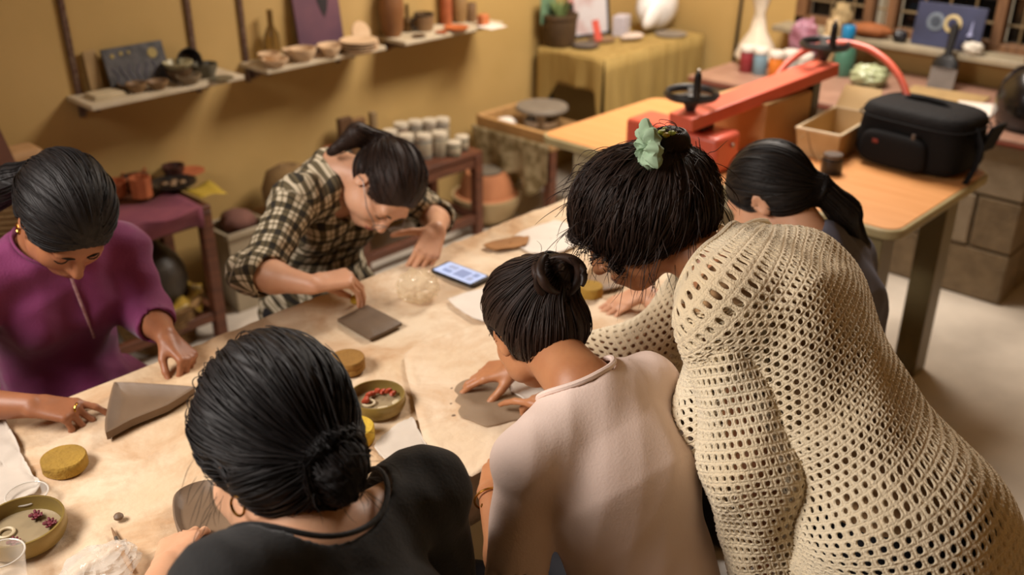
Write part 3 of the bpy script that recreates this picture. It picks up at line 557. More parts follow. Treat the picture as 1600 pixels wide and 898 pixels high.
# pale carton tray
t = thing('open_tray_box', 'open pale card box between carton and black bag', 'box', (3.32, 1.53, OZ), .08); M_pale = mat('pale_card', 'c6a97c', .7, scale=6, color2='b39463')
w2, d2, h2 = .15, .07, .1
panel_quad('side_panel', [(-w2, -d2, 0), (-w2, d2, 0), (-w2-.02, d2+.01, h2), (-w2-.02, -d2-.01, h2)], M_pale, t); panel_quad('side_panel', [(w2, -d2, 0), (w2, d2, 0), (w2+.02, d2+.01, h2), (w2+.02, -d2-.01, h2)], M_pale, t)
panel_quad('side_panel', [(-w2, -d2, 0), (w2, -d2, 0), (w2+.02, -d2-.01, h2), (-w2-.02, -d2-.01, h2)], M_pale, t); panel_quad('side_panel', [(-w2, d2, 0), (w2, d2, 0), (w2+.02, d2+.01, h2), (-w2-.02, d2+.01, h2)], M_pale, t)
panel_quad('base_panel', [(-w2, -d2, .003), (w2, -d2, .003), (w2, d2, .003), (-w2, d2, .003)], M_pale, t)
obj('rim', MB().tube([(-w2-.02, -d2-.01, h2), (w2+.02, -d2-.01, h2), (w2+.02, d2+.01, h2), (-w2-.02, d2+.01, h2), (-w2-.02, -d2-.01, h2)], .006, 6), mat('pale_rim', 'd8c3a0', .6), t)
panel_quad('flap', [(w2+.02, -d2-.01, h2), (w2+.02, d2+.01, h2), (w2+.07, d2, h2+.08), (w2+.07, -d2, h2+.08)], M_pale, t)
P, s = on(1298, 270, OZ); t = thing('small_jar', 'small black jar with twine under the black bag edge', 'jar', P)
obj('body', MB().lathe([(.032, 0), (.036, .005), (.036, .05), (.03, .056), (.0001, .056)], 22), M_black, t); obj('lid', MB().lathe([(.031, .055), (.033, .06), (.031, .068), (.0001, .068)], 22), mat('jar_grey_lid', '5b5048', .4), t)
obj('twine', MB().tube([(-.03, .02, .062), (-.06, .03, .05), (-.07, .05, .09), (-.05, .08, .14), (-.075, .09, .12)], .0025, 6), mat('twine', '8a6a40', .9), t)
# black camera bag
t = thing('camera_bag', 'big black camera bag on the orange table', 'bag', (3.36, 1.24, OZ), -.12)
M_nyl = mat('black_nylon', '0b090a', .8, spec=.25, scale=60, color2='070607', bump=.25, bscale=200)
def softbox(w_, d_, h_, n=14, ex=4.0, zb=0.0, topw=.9):
    P = []; F = []; rows = 14; N = 44
    for i in range(rows+1):
        ph = -PI/2+PI*i/rows; cz = math.copysign(abs(math.sin(ph))**(2/ex), math.sin(ph)); cr = abs(math.cos(ph))**(2/ex)
        tp = 1-(1-topw)*(cz*.5+.5)
        for k in range(N):
            q = 2*PI*k/N; cx = math.copysign(abs(math.cos(q))**(2/ex), math.cos(q)); cy = math.copysign(abs(math.sin(q))**(2/ex), math.sin(q))
            P.append((w_/2*cr*cx*tp, d_/2*cr*cy*tp, zb+h_/2+h_/2*cz))
    for i in range(rows):
        for k in range(N): F.append((i*N+k, i*N+(k+1) % N, (i+1)*N+(k+1) % N, (i+1)*N+k))
    return MB().add(P, F)
obj('body', softbox(.27, .40, .2, topw=.92, ex=5), M_nyl, t)
obj('lid', softbox(.278, .408, .06, zb=.155, topw=.86, ex=4), mat('black_nylon_lid', '0f0c0d', .8, spec=.25, bump=.3, bscale=60), t)
obj('zip', MB().tube([(x*.136, y*.2, .165) for x, y in [(math.copysign(abs(math.cos(q))**.5, math.cos(q)), math.copysign(abs(math.sin(q))**.5, math.sin(q))) for q in np.linspace(0, 2*PI, 60)]], .0032, 6), M_nyl, t)
obj('front_pocket', softbox(.06, .26, .12, zb=.01).add([], []), M_nyl, t, loc=(-.13, .02, 0))
obj('logo_patch', MB().box((-.163, .075, .095), (.003, .02, .012)), mat('red_logo', '7a2a1e', .5), t)
obj('buckle', MB().box((-.165, -.06, .14), (.006, .012, .018)), mat('buckle', '55504d', .3), t)
obj('carry_handle', MB().tube([(0, -.08, .21), (0, -.06, .222), (0, 0, .226), (0, .06, .222), (0, .08, .21)], .009, 8, flat=.5), M_nyl, t)
obj('side_strap', MB().tube([(-.02, -.19, .17), (-.03, -.225, .12), (-.05, -.228, .05), (-.09, -.225, .006)], .014, 8, flat=.35), M_nyl, t)
obj('side_flap', MB().box((.06, -.215, .13), (.1, .012, .1), rotx(.3)), M_nyl, t, bevel=.004)
# ================================================================== the work table
TX0, TX1, TY0, TY1 = -.15, 2.45, 1.13, 1.93
t = thing('work_table', 'long work table under a dusty canvas, people seated around', 'table', ((TX0+TX1)/2, (TY0+TY1)/2, 0)); a = (TX1-TX0)/2; c = (TY1-TY0)/2
M_tw = mat('table_wood', '6e5a44', .7, scale=6, color2='5a4734')
obj('table_top', MB().box((0, 0, .73), (2*a, 2*c, .036)), M_tw, t, bevel=.004)
for sx in (-1, 1):
    for sy in (-1, 1): obj('leg', MB().box((sx*(a-.06), sy*(c-.06), .356), (.06, .06, .712)), M_tw, t, bevel=.004)
for sy in (-1, 1): obj('apron', MB().box((0, sy*(c-.04), .675), (2*a-.2, .02, .07)), M_tw, t)
def vnoise(x, y, seed=0):
    s = 0
    for i in range(5):
        r = np.random.default_rng(seed*17+i); k = r.normal(size=2)*(3+5*i); s = s+np.sin(k[0]*x+k[1]*y+r.uniform(0, 6))/(1+.8*i)
    return s/2.5
def canvas_mat(name, c1, c2, c3):
    m = mat(name, c1, .92, scale=3.0, color2=c2, detail=9, bump=.35, bscale=45, contrast=(.34, .66))
    nt = m.node_tree; b = nt.nodes['Principled BSDF']; src = b.inputs['Base Color'].links[0].from_socket
    tc = nt.nodes.new('ShaderNodeTexCoord'); n = nt.nodes.new('ShaderNodeTexNoise'); n.inputs['Scale'].default_value = 5.5; n.inputs['Detail'].default_value = 10; n.inputs['Roughness'].default_value = .65; n.inputs['Distortion'].default_value = .6
    nt.links.new(tc.outputs['Object'], n.inputs['Vector'])
    r = nt.nodes.new('ShaderNodeValToRGB'); r.color_ramp.elements[0].position = .44; r.color_ramp.elements[1].position = .68; r.color_ramp.elements[1].color = (.8, .8, .8, 1)
    nt.links.new(n.outputs[0], r.inputs[0]); mx = nt.nodes.new('ShaderNodeMix'); mx.data_type = 'RGBA'
    nt.links.new(r.outputs[0], mx.inputs[0]); nt.links.new(src, mx.inputs[6]); mx.inputs[7].default_value = (*lin(c3), 1)
    nt.links.new(mx.outputs[2], b.inputs['Base Color']); return m
M_canvas = canvas_mat('dusty_canvas', 'e0cdb2', 'd0b48f', 'b98f66')
xs = np.linspace(TX0-.012, TX1+.01, 260); ys = np.linspace(TY0-.012, TY1+.012, 90)
X_, Y_ = np.meshgrid(xs, ys, indexing='ij')
Zc = .7505+.0016*(1+vnoise(X_*1.3, Y_*2.2, 3))+.006*np.clip(1-np.abs(vnoise(X_*.9+.3, Y_*1.2, 5))*7, 0, 1)**2+.004*np.clip(1-np.abs(vnoise(X_*1.7+.9, Y_*1.9, 6))*8, 0, 1)**2
Zc = np.minimum(Zc, .757)
for (x, y) in ((xs[0], None), (xs[-1], None)): pass
G3 = np.stack([X_, Y_, Zc], -1)
rows = []
for v, d in ((1.0, .085), (.75, .06), (.4, .03), (.12, .008)):   # near-edge overhang
    rows.append(np.stack([xs, np.full_like(xs, TY0-.014-.006*v+.004*np.sin(xs*37)*v), .75-d*(1+.25*np.sin(xs*13)+.15*np.sin(xs*31))], -1))
G3 = np.concatenate([np.stack(rows, 1), G3], 1)
rows = [np.stack([xs, np.full_like(xs, TY1+.014+.004*np.sin(xs*29)*v), .75-d*(1+.3*np.sin(xs*11))], -1) for v, d in ((.3, .01), (1, .04))]
G3 = np.concatenate([G3, np.stack(rows, 1)], 1)
tag(obj('canvas_cover', MB().surf(G3), M_canvas, solid=.002), 'dusty beige canvas covering the whole work table', 'tablecloth')
TZ = .7575
def sheet(name, pix, m, label, cat, z=TZ, th=.002, amp=.0025, rings=12, per=10, fray=.0006):
    P = np.array([AZ(x, y, z)[:2] for x, y in pix]); n = len(P); Q = []
    for i in range(n):
        for k in range(per):
            u = k/per; a0, a1, a2, a3 = P[(i-1) % n], P[i], P[(i+1) % n], P[(i+2) % n]
            lin_ = a1*(1-u)+a2*u
            cr = .5*((2*a1)+(-a0+a2)*u+(2*a0-5*a1+4*a2-a3)*u*u+(-a0+3*a1-3*a2+a3)*u**3)
            Q.append(.5*lin_+.5*cr)
    Q = np.array(Q); ctr = Q.mean(0); N = len(Q); Q = Q+RNG.normal(size=Q.shape)*fray
    V_ = []; F = []
    for j in range(rings+1):
        f = (j+.02)/(rings+.02); R2 = ctr+(Q-ctr)*f
        h = z+amp*(1+vnoise(R2[:, 0]*4, R2[:, 1]*4, 8))+(amp*1.5 if j == rings else 0)*np.abs(np.sin(np.arange(N)*.37))
        V_.append(np.column_stack([R2-ctr, h-z]))
    for j in range(rings):
        for k in range(N): F.append((j*N+k, j*N+(k+1) % N, (j+1)*N+(k+1) % N, (j+1)*N+k))
    return tag(obj(name, MB().add(np.concatenate(V_), F), m, loc=(ctr[0], ctr[1], z), solid=th), label, cat)
M_canvas2 = canvas_mat('dusty_canvas_light', 'e6d5bd', 'd8bf9e', 'c29b72')
sheet('canvas_piece', [(632, 556), (700, 524), (800, 500), (930, 470), (1010, 500), (1000, 560), (900, 650), (800, 700), (738, 748), (690, 722), (662, 690), (645, 625)], M_canvas2, 'loose canvas piece under the irregular clay slab', 'canvas', th=.003, amp=.003)
sheet('white_sheet', [(585, 700), (612, 672), (644, 655), (662, 690), (692, 726), (712, 750), (660, 760), (610, 730)], mat('dusty_plastic', 'd8cdbf', .4, var=.08), 'white plastic sheet beside the black shirted shoulder', 'sheet', z=TZ-.001)
sheet('white_paper', [(800, 590), (835, 565), (880, 575), (900, 610), (850, 640), (800, 615)], M_paperw, 'white paper lying behind the irregular clay slab', 'paper', z=TZ+.007)
sheet('white_cloth', [(-60, 660), (0, 655), (22, 685), (45, 735), (66, 768), (20, 800), (-60, 800)], mat('white_cotton', 'cfc3b5', .85, var=.1), 'white cloth at the left edge of the work table', 'cloth', amp=.006)
sheet('paper_sheet', [(800, 372), (866, 346), (925, 368), (880, 395), (830, 398)], M_paperw, 'white paper at the far end of the work table', 'paper')
sheet('brown_sheet', [(754, 384), (800, 372), (826, 371), (822, 384), (775, 392)], mat('brown_sheet', 'a5733f', .8), 'brown paper strip at the far end of work table', 'paper', z=TZ+.004, rings=5)
sheet('white_paper', [(750, 455), (800, 430), (770, 500), (740, 500), (700, 470)], M_paperw, 'white paper between phone and hair bun', 'paper')
# ---- clay work
def slab(name, pix, h, m, label, cat, z=TZ, rim=0.0, rimw=.006, per=6, smoothc=.5, thick=.006, parent=None):
    P = np.array([AZ(x, y, z+h)[:2] for x, y in pix]); n = len(P); Q = []
    for i in range(n):
        for k in range(per):
            u = k/per; a0, a1, a2, a3 = P[(i-1) % n], P[i], P[(i+1) % n], P[(i+2) % n]
            cr = .5*((2*a1)+(-a0+a2)*u+(2*a0-5*a1+4*a2-a3)*u*u+(-a0+3*a1-3*a2+a3)*u**3); Q.append((1-smoothc)*(a1*(1-u)+a2*u)+smoothc*cr)
    Q = np.array(Q); ctr = Q.mean(0); Q = Q-ctr; N = len(Q)
    T = np.roll(Q, -1, 0)-np.roll(Q, 1, 0); Nn = np.column_stack([T[:, 1], -T[:, 0]]); Nn /= np.linalg.norm(Nn, axis=1)[:, None]+1e-9
    if np.sum(Nn*Q) < 0: Nn = -Nn
    rmn = np.linalg.norm(Q, axis=1).min()
    if rim: R_ = [(Q-Nn*.008, 0), (Q-Nn*.001, .004), (Q, h), (Q-Nn*rimw*.5, h+.002), (Q-Nn*rimw, h-.001), (Q*(1-(rimw+.006)/rmn), thick+.002), (Q*(1-(rimw+.014)/rmn), thick), (Q*.3, thick)]
    else: R_ = [(Q-Nn*.002, 0), (Q, .002), (Q, h-.002), (Q-Nn*.003, h), (Q*.4, h)]
    V_ = np.concatenate([np.column_stack([q, np.full(N, zz)]) for q, zz in R_]); F = []
    for j in range(len(R_)-1):
        for k in range(N): F.append((j*N+k, j*N+(k+1) % N, (j+1)*N+(k+1) % N, (j+1)*N+k))
    F.append(tuple((len(R_)-1)*N+k for k in range(N)))
    return tag(obj(name, MB().add(V_, F), m, loc=(ctr[0], ctr[1], z)), label, cat)
slab('clay_tray', [(178, 597), (240, 599), (305, 604), (262, 632), (205, 655), (165, 676), (164, 655)], .021, M_clay, 'triangular grey clay tray with turned-up edges before the purple shirt', 'clay tray', rim=1, rimw=.009, smoothc=.25)
slab('clay_tile', [(527, 497), (574, 475), (628, 503), (578, 527)], .011, mat('dark_clay', '6b5845', .6, scale=12, color2='5c4a38', bump=.15, bscale=40), 'rectangular dark clay tile before the plaid shirt', 'clay tile', smoothc=.08)
slab('clay_dish', [(270, 800), (276, 768), (318, 750), (362, 756), (396, 778), (402, 815), (365, 845), (310, 850), (281, 832)], .018, M_clay, 'shallow grey clay dish under the hand in black sleeve', 'clay dish', rim=1, rimw=.006, smoothc=1)
t = slab('clay_slab', [(716, 598), (735, 590), (800, 585), (850, 612), (838, 648), (800, 655), (762, 664), (735, 654), (722, 650), (716, 640), (720, 632), (711, 625), (716, 615), (710, 608)], .009, mat('pale_clay', '978169', .6, scale=9, color2='877159', bump=.12, bscale=35), 'irregular pale grey clay slab with notched left edge', 'clay slab', smoothc=.8)
for k, (x, y) in enumerate(((706, 610), (705, 634), (709, 652))):
    P = AZ(x, y, TZ); tag(obj('clay_crumb', MB().ell((0, 0, .003), (.006, .005, .004), 8, wob=.2), M_clay, loc=tuple(P)), ['clay crumb beside the slab, topmost of three', 'clay crumb beside the slab, middle of three', 'clay crumb beside the slab, lowest of three'][k], 'crumb', 'clay crumbs by the slab')
P = AZ(186, 811, TZ); tag(obj('clay_crumb', MB().ell((0, 0, .006), (.010, .008, .007), 10, wob=.2), M_clay, loc=tuple(P)), 'lone dark clay crumb above the wooden tool', 'crumb')
slab('clay_slab', [(905, 440), (925, 415), (958, 425), (975, 445), (925, 455)], .008, M_b2, 'tan clay slab at far end beside the yellow sponge', 'clay slab', smoothc=.3)
# ---- sponges
def sponge(px, py, r, h, m, label, z=TZ, groove=False, loc=None):
    P = AZ(px, py, z) if loc is None else V(*loc)
    pr = [(r*.93, 0), (r, h*.1), (r, h*.42), (r*(.965 if groove else 1), h*.5), (r, h*.58), (r, h*.9), (r*.95, h), (r*.5, h*1.015), (.0001, h)]
    return tag(obj('sponge', MB().lathe(pr, 32, wob=.025), m, loc=tuple(P)), label, 'sponge')
M_sp1 = mat('used_sponge', 'b08a34', .95, scale=10, color2='8f6f2c', bump=.5, bscale=110); M_sp2 = mat('yellow_sponge', 'd3b23c', .95, scale=14, color2='c6a232', bump=.5, bscale=110); M_sp3 = mat('tan_sponge', '9d7434', .95, scale=10, color2='86602a', bump=.5, bscale=110)
sponge(103, 730, .042, .026, M_sp1, 'mustard round sponge at the left, beside the glass cup')
sponge(543, 576, .041, .03, M_sp3, 'tan grooved round sponge behind the brass bowl', groove=True)
sponge(556, 687, .039, .034, M_sp2, 'bright yellow round sponge next to black hair')
sponge(922, 464, .033, .034, M_sp1, 'brownish yellow sponge between the bun and curly hair')
# ---- bowls
M_brass = mat('brass_bowl', '9a8348', .32, metal=.25, scale=5, color2='7c6734'); M_slip = mat('milky_water', '9b8a6c', .25, var=.06)
def brass(px, py, r, h, label, z=TZ):
    P = AZ(px, py, z); t = thing('brass_bowl', label, 'bowl', P)
    obj('shell', MB().lathe([(r*.75, 0), (r*.92, h*.12), (r, h*.5), (r*.985, h*.92), (r*.97, h), (r*.92, h), (r*.93, h*.5), (r*.85, h*.3), (.0001, h*.28)], 44), M_brass, t)
    obj('water', MB().lathe([(r*.86, h*.36), (.0001, h*.36)], 36, close=False), M_slip, t); return P
P = brass(590, 637, .0605, .034, 'brass bowl with red chips near the tan sponge')
for k in range(8):
    q = P+V(.006+.034*math.cos(.1+k*.35), .004+.034*math.sin(.1+k*.35)-.012, .02+.003*(k % 2))
    tag(obj('red_chip', MB().ell((0, 0, 0), (.009, .006, .006), 8, wob=.3), mat('red_chip', 'b84a2c', .5), loc=tuple(q)), 'one of the red orange chips in the right brass bowl', 'chip', 'red chips in the brass bowl')
for k, (dx, dy) in enumerate(((-.016, .008), (-.01, -.03), (.026, -.032))):
    m_ = MB().tube([(.012*math.cos(q), .012*math.sin(q), .004) for q in np.linspace(0, 2*PI, 20)], .003, 6) if k == 0 else MB().ell((0, 0, .004), (.012, .009, .004), 10, wob=.2)
    tag(obj('ring' if k == 0 else 'shell_piece', m_, M_cream, loc=tuple(P+V(dx, dy, .0125))), ['pale clay ring lying in the right brass bowl', 'pale shell piece at the front in right brass bowl', 'pale shell piece at the right in right brass bowl'][k], 'ring' if k == 0 else 'shell')
P = brass(40, 840, .072, .038, 'brass bowl with dark red flowers at the lower left')
for k, (x, y) in enumerate(((56, 806), (78, 818), (22, 848))):
    q = AZ(x, y, P[2]+.02); t = thing('dried_flower', ['dark red dried flower at the back of left brass bowl', 'dark red dried flower at the right of left brass bowl', 'dark red dried flower at the front of left brass bowl'][k], 'flower', q, group='dried flowers in the left brass bowl')
    M_fl = mat('dark_red_petal', '6d1f2c', .6)
    obj('heart', MB().ell((0, 0, 0), (.006, .006, .005), 8), M_fl, t)
    for j in range(10):
        a_ = j*.63; obj('petal', MB().ell((.008*math.cos(a_), .008*math.sin(a_), .002*(j % 3)), (.005, .003, .002), 8, R=rotz(a_)@roty(-.5)), M_fl, t)
tag(obj('ring', MB().tube([(.013*math.cos(q), .013*math.sin(q), .004) for q in np.linspace(0, 2*PI, 20)], .003, 6), M_cream, loc=tuple(AZ(10, 835, P[2]+.013))), 'pale clay ring lying in the left brass bowl', 'ring')
# ---- clear plastic
def clear(name, base='e9e2d6'):
    if name in MATS: return MATS[name]
    m = mat(name, base, .08, var=.02, bump=.35, bscale=28); m.node_tree.nodes['Principled BSDF'].inputs['Alpha'].default_value = .38; return m
M_clear = clear('clear_plastic'); M_glass = mat('clear_cup', 'f4efe6', .03, var=.01, alpha=.2)
def cup(px, py, r, h, label, z=TZ, R=None):
    P = AZ(px, py, z); t = thing('clear_cup', label, 'cup', P)
    obj('wall', MB().lathe([(r*.8, 0), (r, h), (r*.97, h), (r*.78, .003), (.0001, .003)], 32, R=R), M_glass, t)
    obj('rim', MB().tube([R@V(r*math.cos(q), r*math.sin(q), h) if R is not None else (r*math.cos(q), r*math.sin(q), h) for q in np.linspace(0, 2*PI, 40)], .0016, 6), mat('clear_rim', 'efe8dc', .05, alpha=.75), t)
cup(46, 786, .036, .022, 'clear shallow plastic cup behind the left brass bowl'); cup(14, 905, .035, .055, 'clear plastic cup at the lower left corner')
crumple('clear_bag', AZ(160, 900, TZ), (.062, .05, .022), 'crumpled clear plastic bag at bottom left by the tool', M_clear, 4)
crumple('clear_bag', AZ(654, 466, TZ), (.052, .052, .04), 'crumpled clear bag of crumbs pinched by a hand', clear('clear_plastic_tan', 'e3cda8'), 9)
# tool, phone
P0, P1 = AZ(174, 824, TZ+.004), AZ(207, 893, TZ+.004); t = thing('clay_tool', 'thin wooden clay tool with metal ferrule at lower left', 'tool', P0); d = P1-P0
obj('handle', MB().tube([d*u for u in (.35, .5, .8, 1.0)], [.004, .0052, .005, .003], 10), mat('pale_wood_tool', 'c89a6a', .5), t); obj('ferrule', MB().tube([d*.24, d*.36], .0042, 10), M_steel, t); obj('tip', MB().tube([d*0, d*.12, d*.25], [.0008, .0025, .0036], 8), mat('tool_tip', '8b6a4a', .6), t)
t = thing('smartphone', 'smartphone with lit pale blue screen on the canvas', 'phone', (1.655, 1.765, TZ), 1.62)
obj('body', MB().prism(rrect(.078, .038, .01), 0, .009), M_black, t, bevel=.0015)
def screen_mat():
    m = mat('phone_screen', '9db0d8', .15, var=.0, emit=.55); return m
obj('screen', MB().prism(rrect(.07, .034, .006), .009, .0094), screen_mat(), t)
for k, (x, y, sx_, sy_) in enumerate(((.035, .012, .03, .016), (.035, -.013, .03, .018), (-.01, .0, .04, .04), (-.047, .012, .018, .02), (-.047, -.014, .018, .02))):
    obj('screen_tile', MB().box((x, y, .0096), (sx_, sy_, .0004)), mat('screen_tile_%d' % (k % 2), ('7488b4', '8898bd')[k % 2], .2, var=0, emit=.4), t)
# ================================================================== people: implicit surfaces meshed with surface nets
def rc(a, b, ra, rb, k=.02, n=None, s=1.0, cap=False, op=0):
    a = np.asarray(a, float); b = np.asarray(b, float); rm = max(ra, rb)/min(s, 1.0)
    return dict(t=0, a=a, b=b, ra=ra, rb=rb, k=k, n=None if n is None else nrm(n), s=s, cap=cap, op=op, lo=np.minimum(a, b)-rm, hi=np.maximum(a, b)+rm)
def el(c, r, R=None, k=.02, op=0):
    c = np.asarray(c, float); R = np.eye(3) if R is None else np.asarray(R, float); rm = np.abs(R)@np.asarray(r, float)
    return dict(t=1, c=c, r=np.asarray(r, float), R=R, k=k, op=op, lo=c-rm, hi=c+rm)
def ev(p, x, y, z):
    if p['t'] == 0:
        a = p['a']; ba = p['b']-a; X, Y, Z = x-a[0], y-a[1], z-a[2]
        if p['cap']: dl = ba/np.linalg.norm(ba); capd = X*dl[0]+Y*dl[1]+Z*dl[2]-np.linalg.norm(ba)
        if p['n'] is not None:
            n = p['n']; s1 = p['s']-1; pn = (X*n[0]+Y*n[1]+Z*n[2])*s1; X = X+pn*n[0]; Y = Y+pn*n[1]; Z = Z+pn*n[2]; ba = ba+s1*(ba@n)*n
        h = np.clip((X*ba[0]+Y*ba[1]+Z*ba[2])/(ba@ba+1e-12), 0, 1)
        d = np.sqrt((X-h*ba[0])**2+(Y-h*ba[1])**2+(Z-h*ba[2])**2)-(p['ra']+(p['rb']-p['ra'])*h)
        return np.maximum(d, capd) if p['cap'] else d
    R, r = p['R'], p['r']; X, Y, Z = x-p['c'][0], y-p['c'][1], z-p['c'][2]
    q = [(X*R[0, i]+Y*R[1, i]+Z*R[2, i])/r[i] for i in range(3)]
    k0 = np.sqrt(q[0]**2+q[1]**2+q[2]**2)+1e-9; k1 = np.sqrt((q[0]/r[0])**2+(q[1]/r[1])**2+(q[2]/r[2])**2)+1e-9
    return k0*(k0-1)/k1
def blend(F, d, p):
    k = max(p['k'], 1e-5)
    if p['op'] == 0:
        h = np.maximum(k-np.abs(F-d), 0)/k; return np.minimum(F, d)-h*h*k*.25
    d = -d; h = np.maximum(k-np.abs(F-d), 0)/k; return np.maximum(F, d)+h*h*k*.25
def evalp(prims, P):
    x, y, z = P[..., 0], P[..., 1], P[..., 2]; F = np.full(x.shape, 1.0)
    for p in prims: F = blend(F, ev(p, x, y, z), p)
    return F
def gradp(prims, P, e=.002):
    g = np.stack([evalp(prims, P+np.eye(3)[i]*e)-evalp(prims, P-np.eye(3)[i]*e) for i in range(3)], -1)
    return g/(np.linalg.norm(g, axis=-1, keepdims=True)+1e-9)
def surfnets(prims, h, disp=None, clip=None):
    A = [p for p in prims if p['op'] == 0]
    lo = np.min([p['lo'] for p in A], 0)-4*h-.012; hi = np.max([p['hi'] for p in A], 0)+4*h+.012
    nx = np.ceil((hi-lo)/h).astype(int)+1; ax = [(lo[i]+h*np.arange(nx[i])).astype(np.float32) for i in range(3)]
    F = np.full(nx, .5, np.float32)
    def apply(p):
        m = p['k']+3*h+.01; i0 = np.maximum(np.floor((p['lo']-m-lo)/h).astype(int), 0); i1 = np.minimum(np.ceil((p['hi']+m-lo)/h).astype(int)+1, nx)
        if np.any(i1 <= i0): return
        sl = tuple(slice(i0[i], i1[i]) for i in range(3))
        F[sl] = blend(F[sl], ev(p, ax[0][sl[0]][:, None, None], ax[1][sl[1]][None, :, None], ax[2][sl[2]][None, None, :]), p)
    for p in prims:
        if p['op'] == 0 or disp is None: apply(p)
    if disp is not None:
        I = np.nonzero(np.abs(F) < .03); F[I] += disp(ax[0][I[0]], ax[1][I[1]], ax[2][I[2]]).astype(np.float32)
        for p in prims:
            if p['op'] == 1: apply(p)
    S = F < 0; c = np.zeros(nx-1, np.uint8)
    for i in (0, 1):
        for j in (0, 1):
            for k in (0, 1): c += S[i:nx[0]-1+i, j:nx[1]-1+j, k:nx[2]-1+k]
    act = (c > 0) & (c < 8); I = np.stack(np.nonzero(act), 1); N = len(I); idx = np.full(act.shape, -1, np.int32); idx[act] = np.arange(N)
    cor = np.array([(i, j, k) for i in (0, 1) for j in (0, 1) for k in (0, 1)]); val = np.stack([F[I[:, 0]+a, I[:, 1]+b, I[:, 2]+d] for a, b, d in cor], 1)
    pos = np.zeros((N, 3)); cnt = np.zeros(N)
    for a in range(8):
        for b in range(a+1, 8):
            if np.abs(cor[a]-cor[b]).sum() != 1: continue
            va, vb = val[:, a], val[:, b]; m = (va < 0) != (vb < 0); t = np.where(m, va/(va-vb+1e-12), 0)
            pos += m[:, None]*(cor[a]+t[:, None]*(cor[b]-cor[a])); cnt += m
    P = lo+h*(I+pos/cnt[:, None]); Q = []
    for a in range(3):
        b, d = (a+1) % 3, (a+2) % 3; s0 = [slice(1, -1)]*3; s1 = [slice(1, -1)]*3; s0[a] = slice(0, -1); s1[a] = slice(1, None)
        A0 = S[tuple(s0)]; A1 = S[tuple(s1)]; M = np.nonzero(A0 != A1); base = np.stack(M, 1)+1; base[:, a] -= 1
        fl = A0[M]
        def cell(db, dd): q = base.copy(); q[:, b] -= db; q[:, d] -= dd; return idx[q[:, 0], q[:, 1], q[:, 2]]
        q = np.stack([cell(1, 1), cell(0, 1), cell(0, 0), cell(1, 0)], 1); q[~fl] = q[~fl][:, ::-1]; Q.append(q)
    Q = np.concatenate(Q); Q = Q[(Q >= 0).all(1)]
    return P, Q
def relax(P, Q, it=2, lam=.5):
    P = P.copy(); n = len(P); E = np.concatenate([Q[:, [0, 1]], Q[:, [1, 2]], Q[:, [2, 3]], Q[:, [3, 0]]]); cnt = np.bincount(E.ravel(), minlength=n)[:, None]+1e-9
    for _ in range(it):
        S_ = np.zeros_like(P)
        for k in range(3): S_[:, k] = np.bincount(E[:, 0], P[E[:, 1], k], n)+np.bincount(E[:, 1], P[E[:, 0], k], n)
        P += lam*(S_/cnt-P)
    return P
def fast_obj(name, P, Q, m, parent, mi=None, attr=None, smooth=True):
    me = bpy.data.meshes.new(name); n = len(P); f = len(Q); w_ = Q.shape[1]
    me.vertices.add(n); me.vertices.foreach_set('co', np.asarray(P, np.float32).ravel())
    me.loops.add(f*w_); me.loops.foreach_set('vertex_index', np.asarray(Q, np.int32).ravel())
    me.polygons.add(f); me.polygons.foreach_set('loop_start', np.arange(0, f*w_, w_, dtype=np.int32))
    try: me.polygons.foreach_set('loop_total', np.full(f, w_, np.int32))
    except Exception: pass
    me.polygons.foreach_set('use_smooth', np.full(f, smooth))
    me.update(calc_edges=True); me.validate()
    o = bpy.data.objects.new(name, me); COL.objects.link(o)
    for q in (m if isinstance(m, (list, tuple)) else [m]): me.materials.append(q)
    if mi is not None and len(mi) == len(me.polygons): me.polygons.foreach_set('material_index', np.asarray(mi, np.int32))
    if attr is not None and len(attr) == len(me.vertices):
        at = me.attributes.new('flow', 'FLOAT_VECTOR', 'POINT'); at.data.foreach_set('vector', np.asarray(attr, np.float32).ravel())
    if parent is not None: o.parent = parent
    return o
def quads_of(mb):
    return np.concatenate(mb.v), mb.f

# ---------- anatomy
def head_frame(f, u):
    f = nrm(f); u = np.asarray(u, float); u = nrm(u-f*(u@f)); r = np.cross(f, u); return np.stack([r, f, u], 1)
def head_prims(c, R, sc=.93):
    T = lambda *p: c+R@(np.array(p)*sc)
    E = lambda p, r, k, op=0, Rl=None: el(T(*p), np.array(r)*sc, R if Rl is None else R@Rl, k*sc, op)
    P = [E((0, -.012, .035), (.074, .095, .084), .02), E((0, .028, -.028), (.060, .068, .086), .03), E((0, .062, -.094), (.026, .024, .022), .035)]
    for s in (-1, 1):
        P += [E((s*.036, .058, -.034), (.026, .026, .026), .025), E((s*.048, .02, -.07), (.018, .03, .022), .03)]
    P += [rc(T(-.036, .083, .022), T(.036, .083, .022), .011*sc, .011*sc, .02)]
    for s in (-1, 1): P.append(E((s*.03, .101, .0), (.018, .014, .011), .014, 1))
    for s in (-1, 1): P.append(E((s*.0305, .0785, .0), (.0145, .014, .0125), .004))
    P += [rc(T(0, .090, .012), T(0, .112, -.032), .0075*sc, .0115*sc, .012), E((0, .104, -.037), (.012, .010, .008), .008)]
    for s in (-1, 1): P += [E((s*.0125, .097, -.037), (.007, .0085, .0068), .006)]
    P += [E((0, .088, -.068), (.024, .014, .018), .012), E((0, .0985, -.0625), (.020, .0075, .0048), .004), E((0, .0965, -.0715), (.017, .0085, .0058), .003)]
    for s in (-1, 1):
        P += [E((s*.077, -.010, -.006), (.008, .019, .031), .008, 0, rotz(s*-.35)@rotx(-.15)), E((s*.085, -.006, -.004), (.006, .010, .018), .006, 1)]
    return P
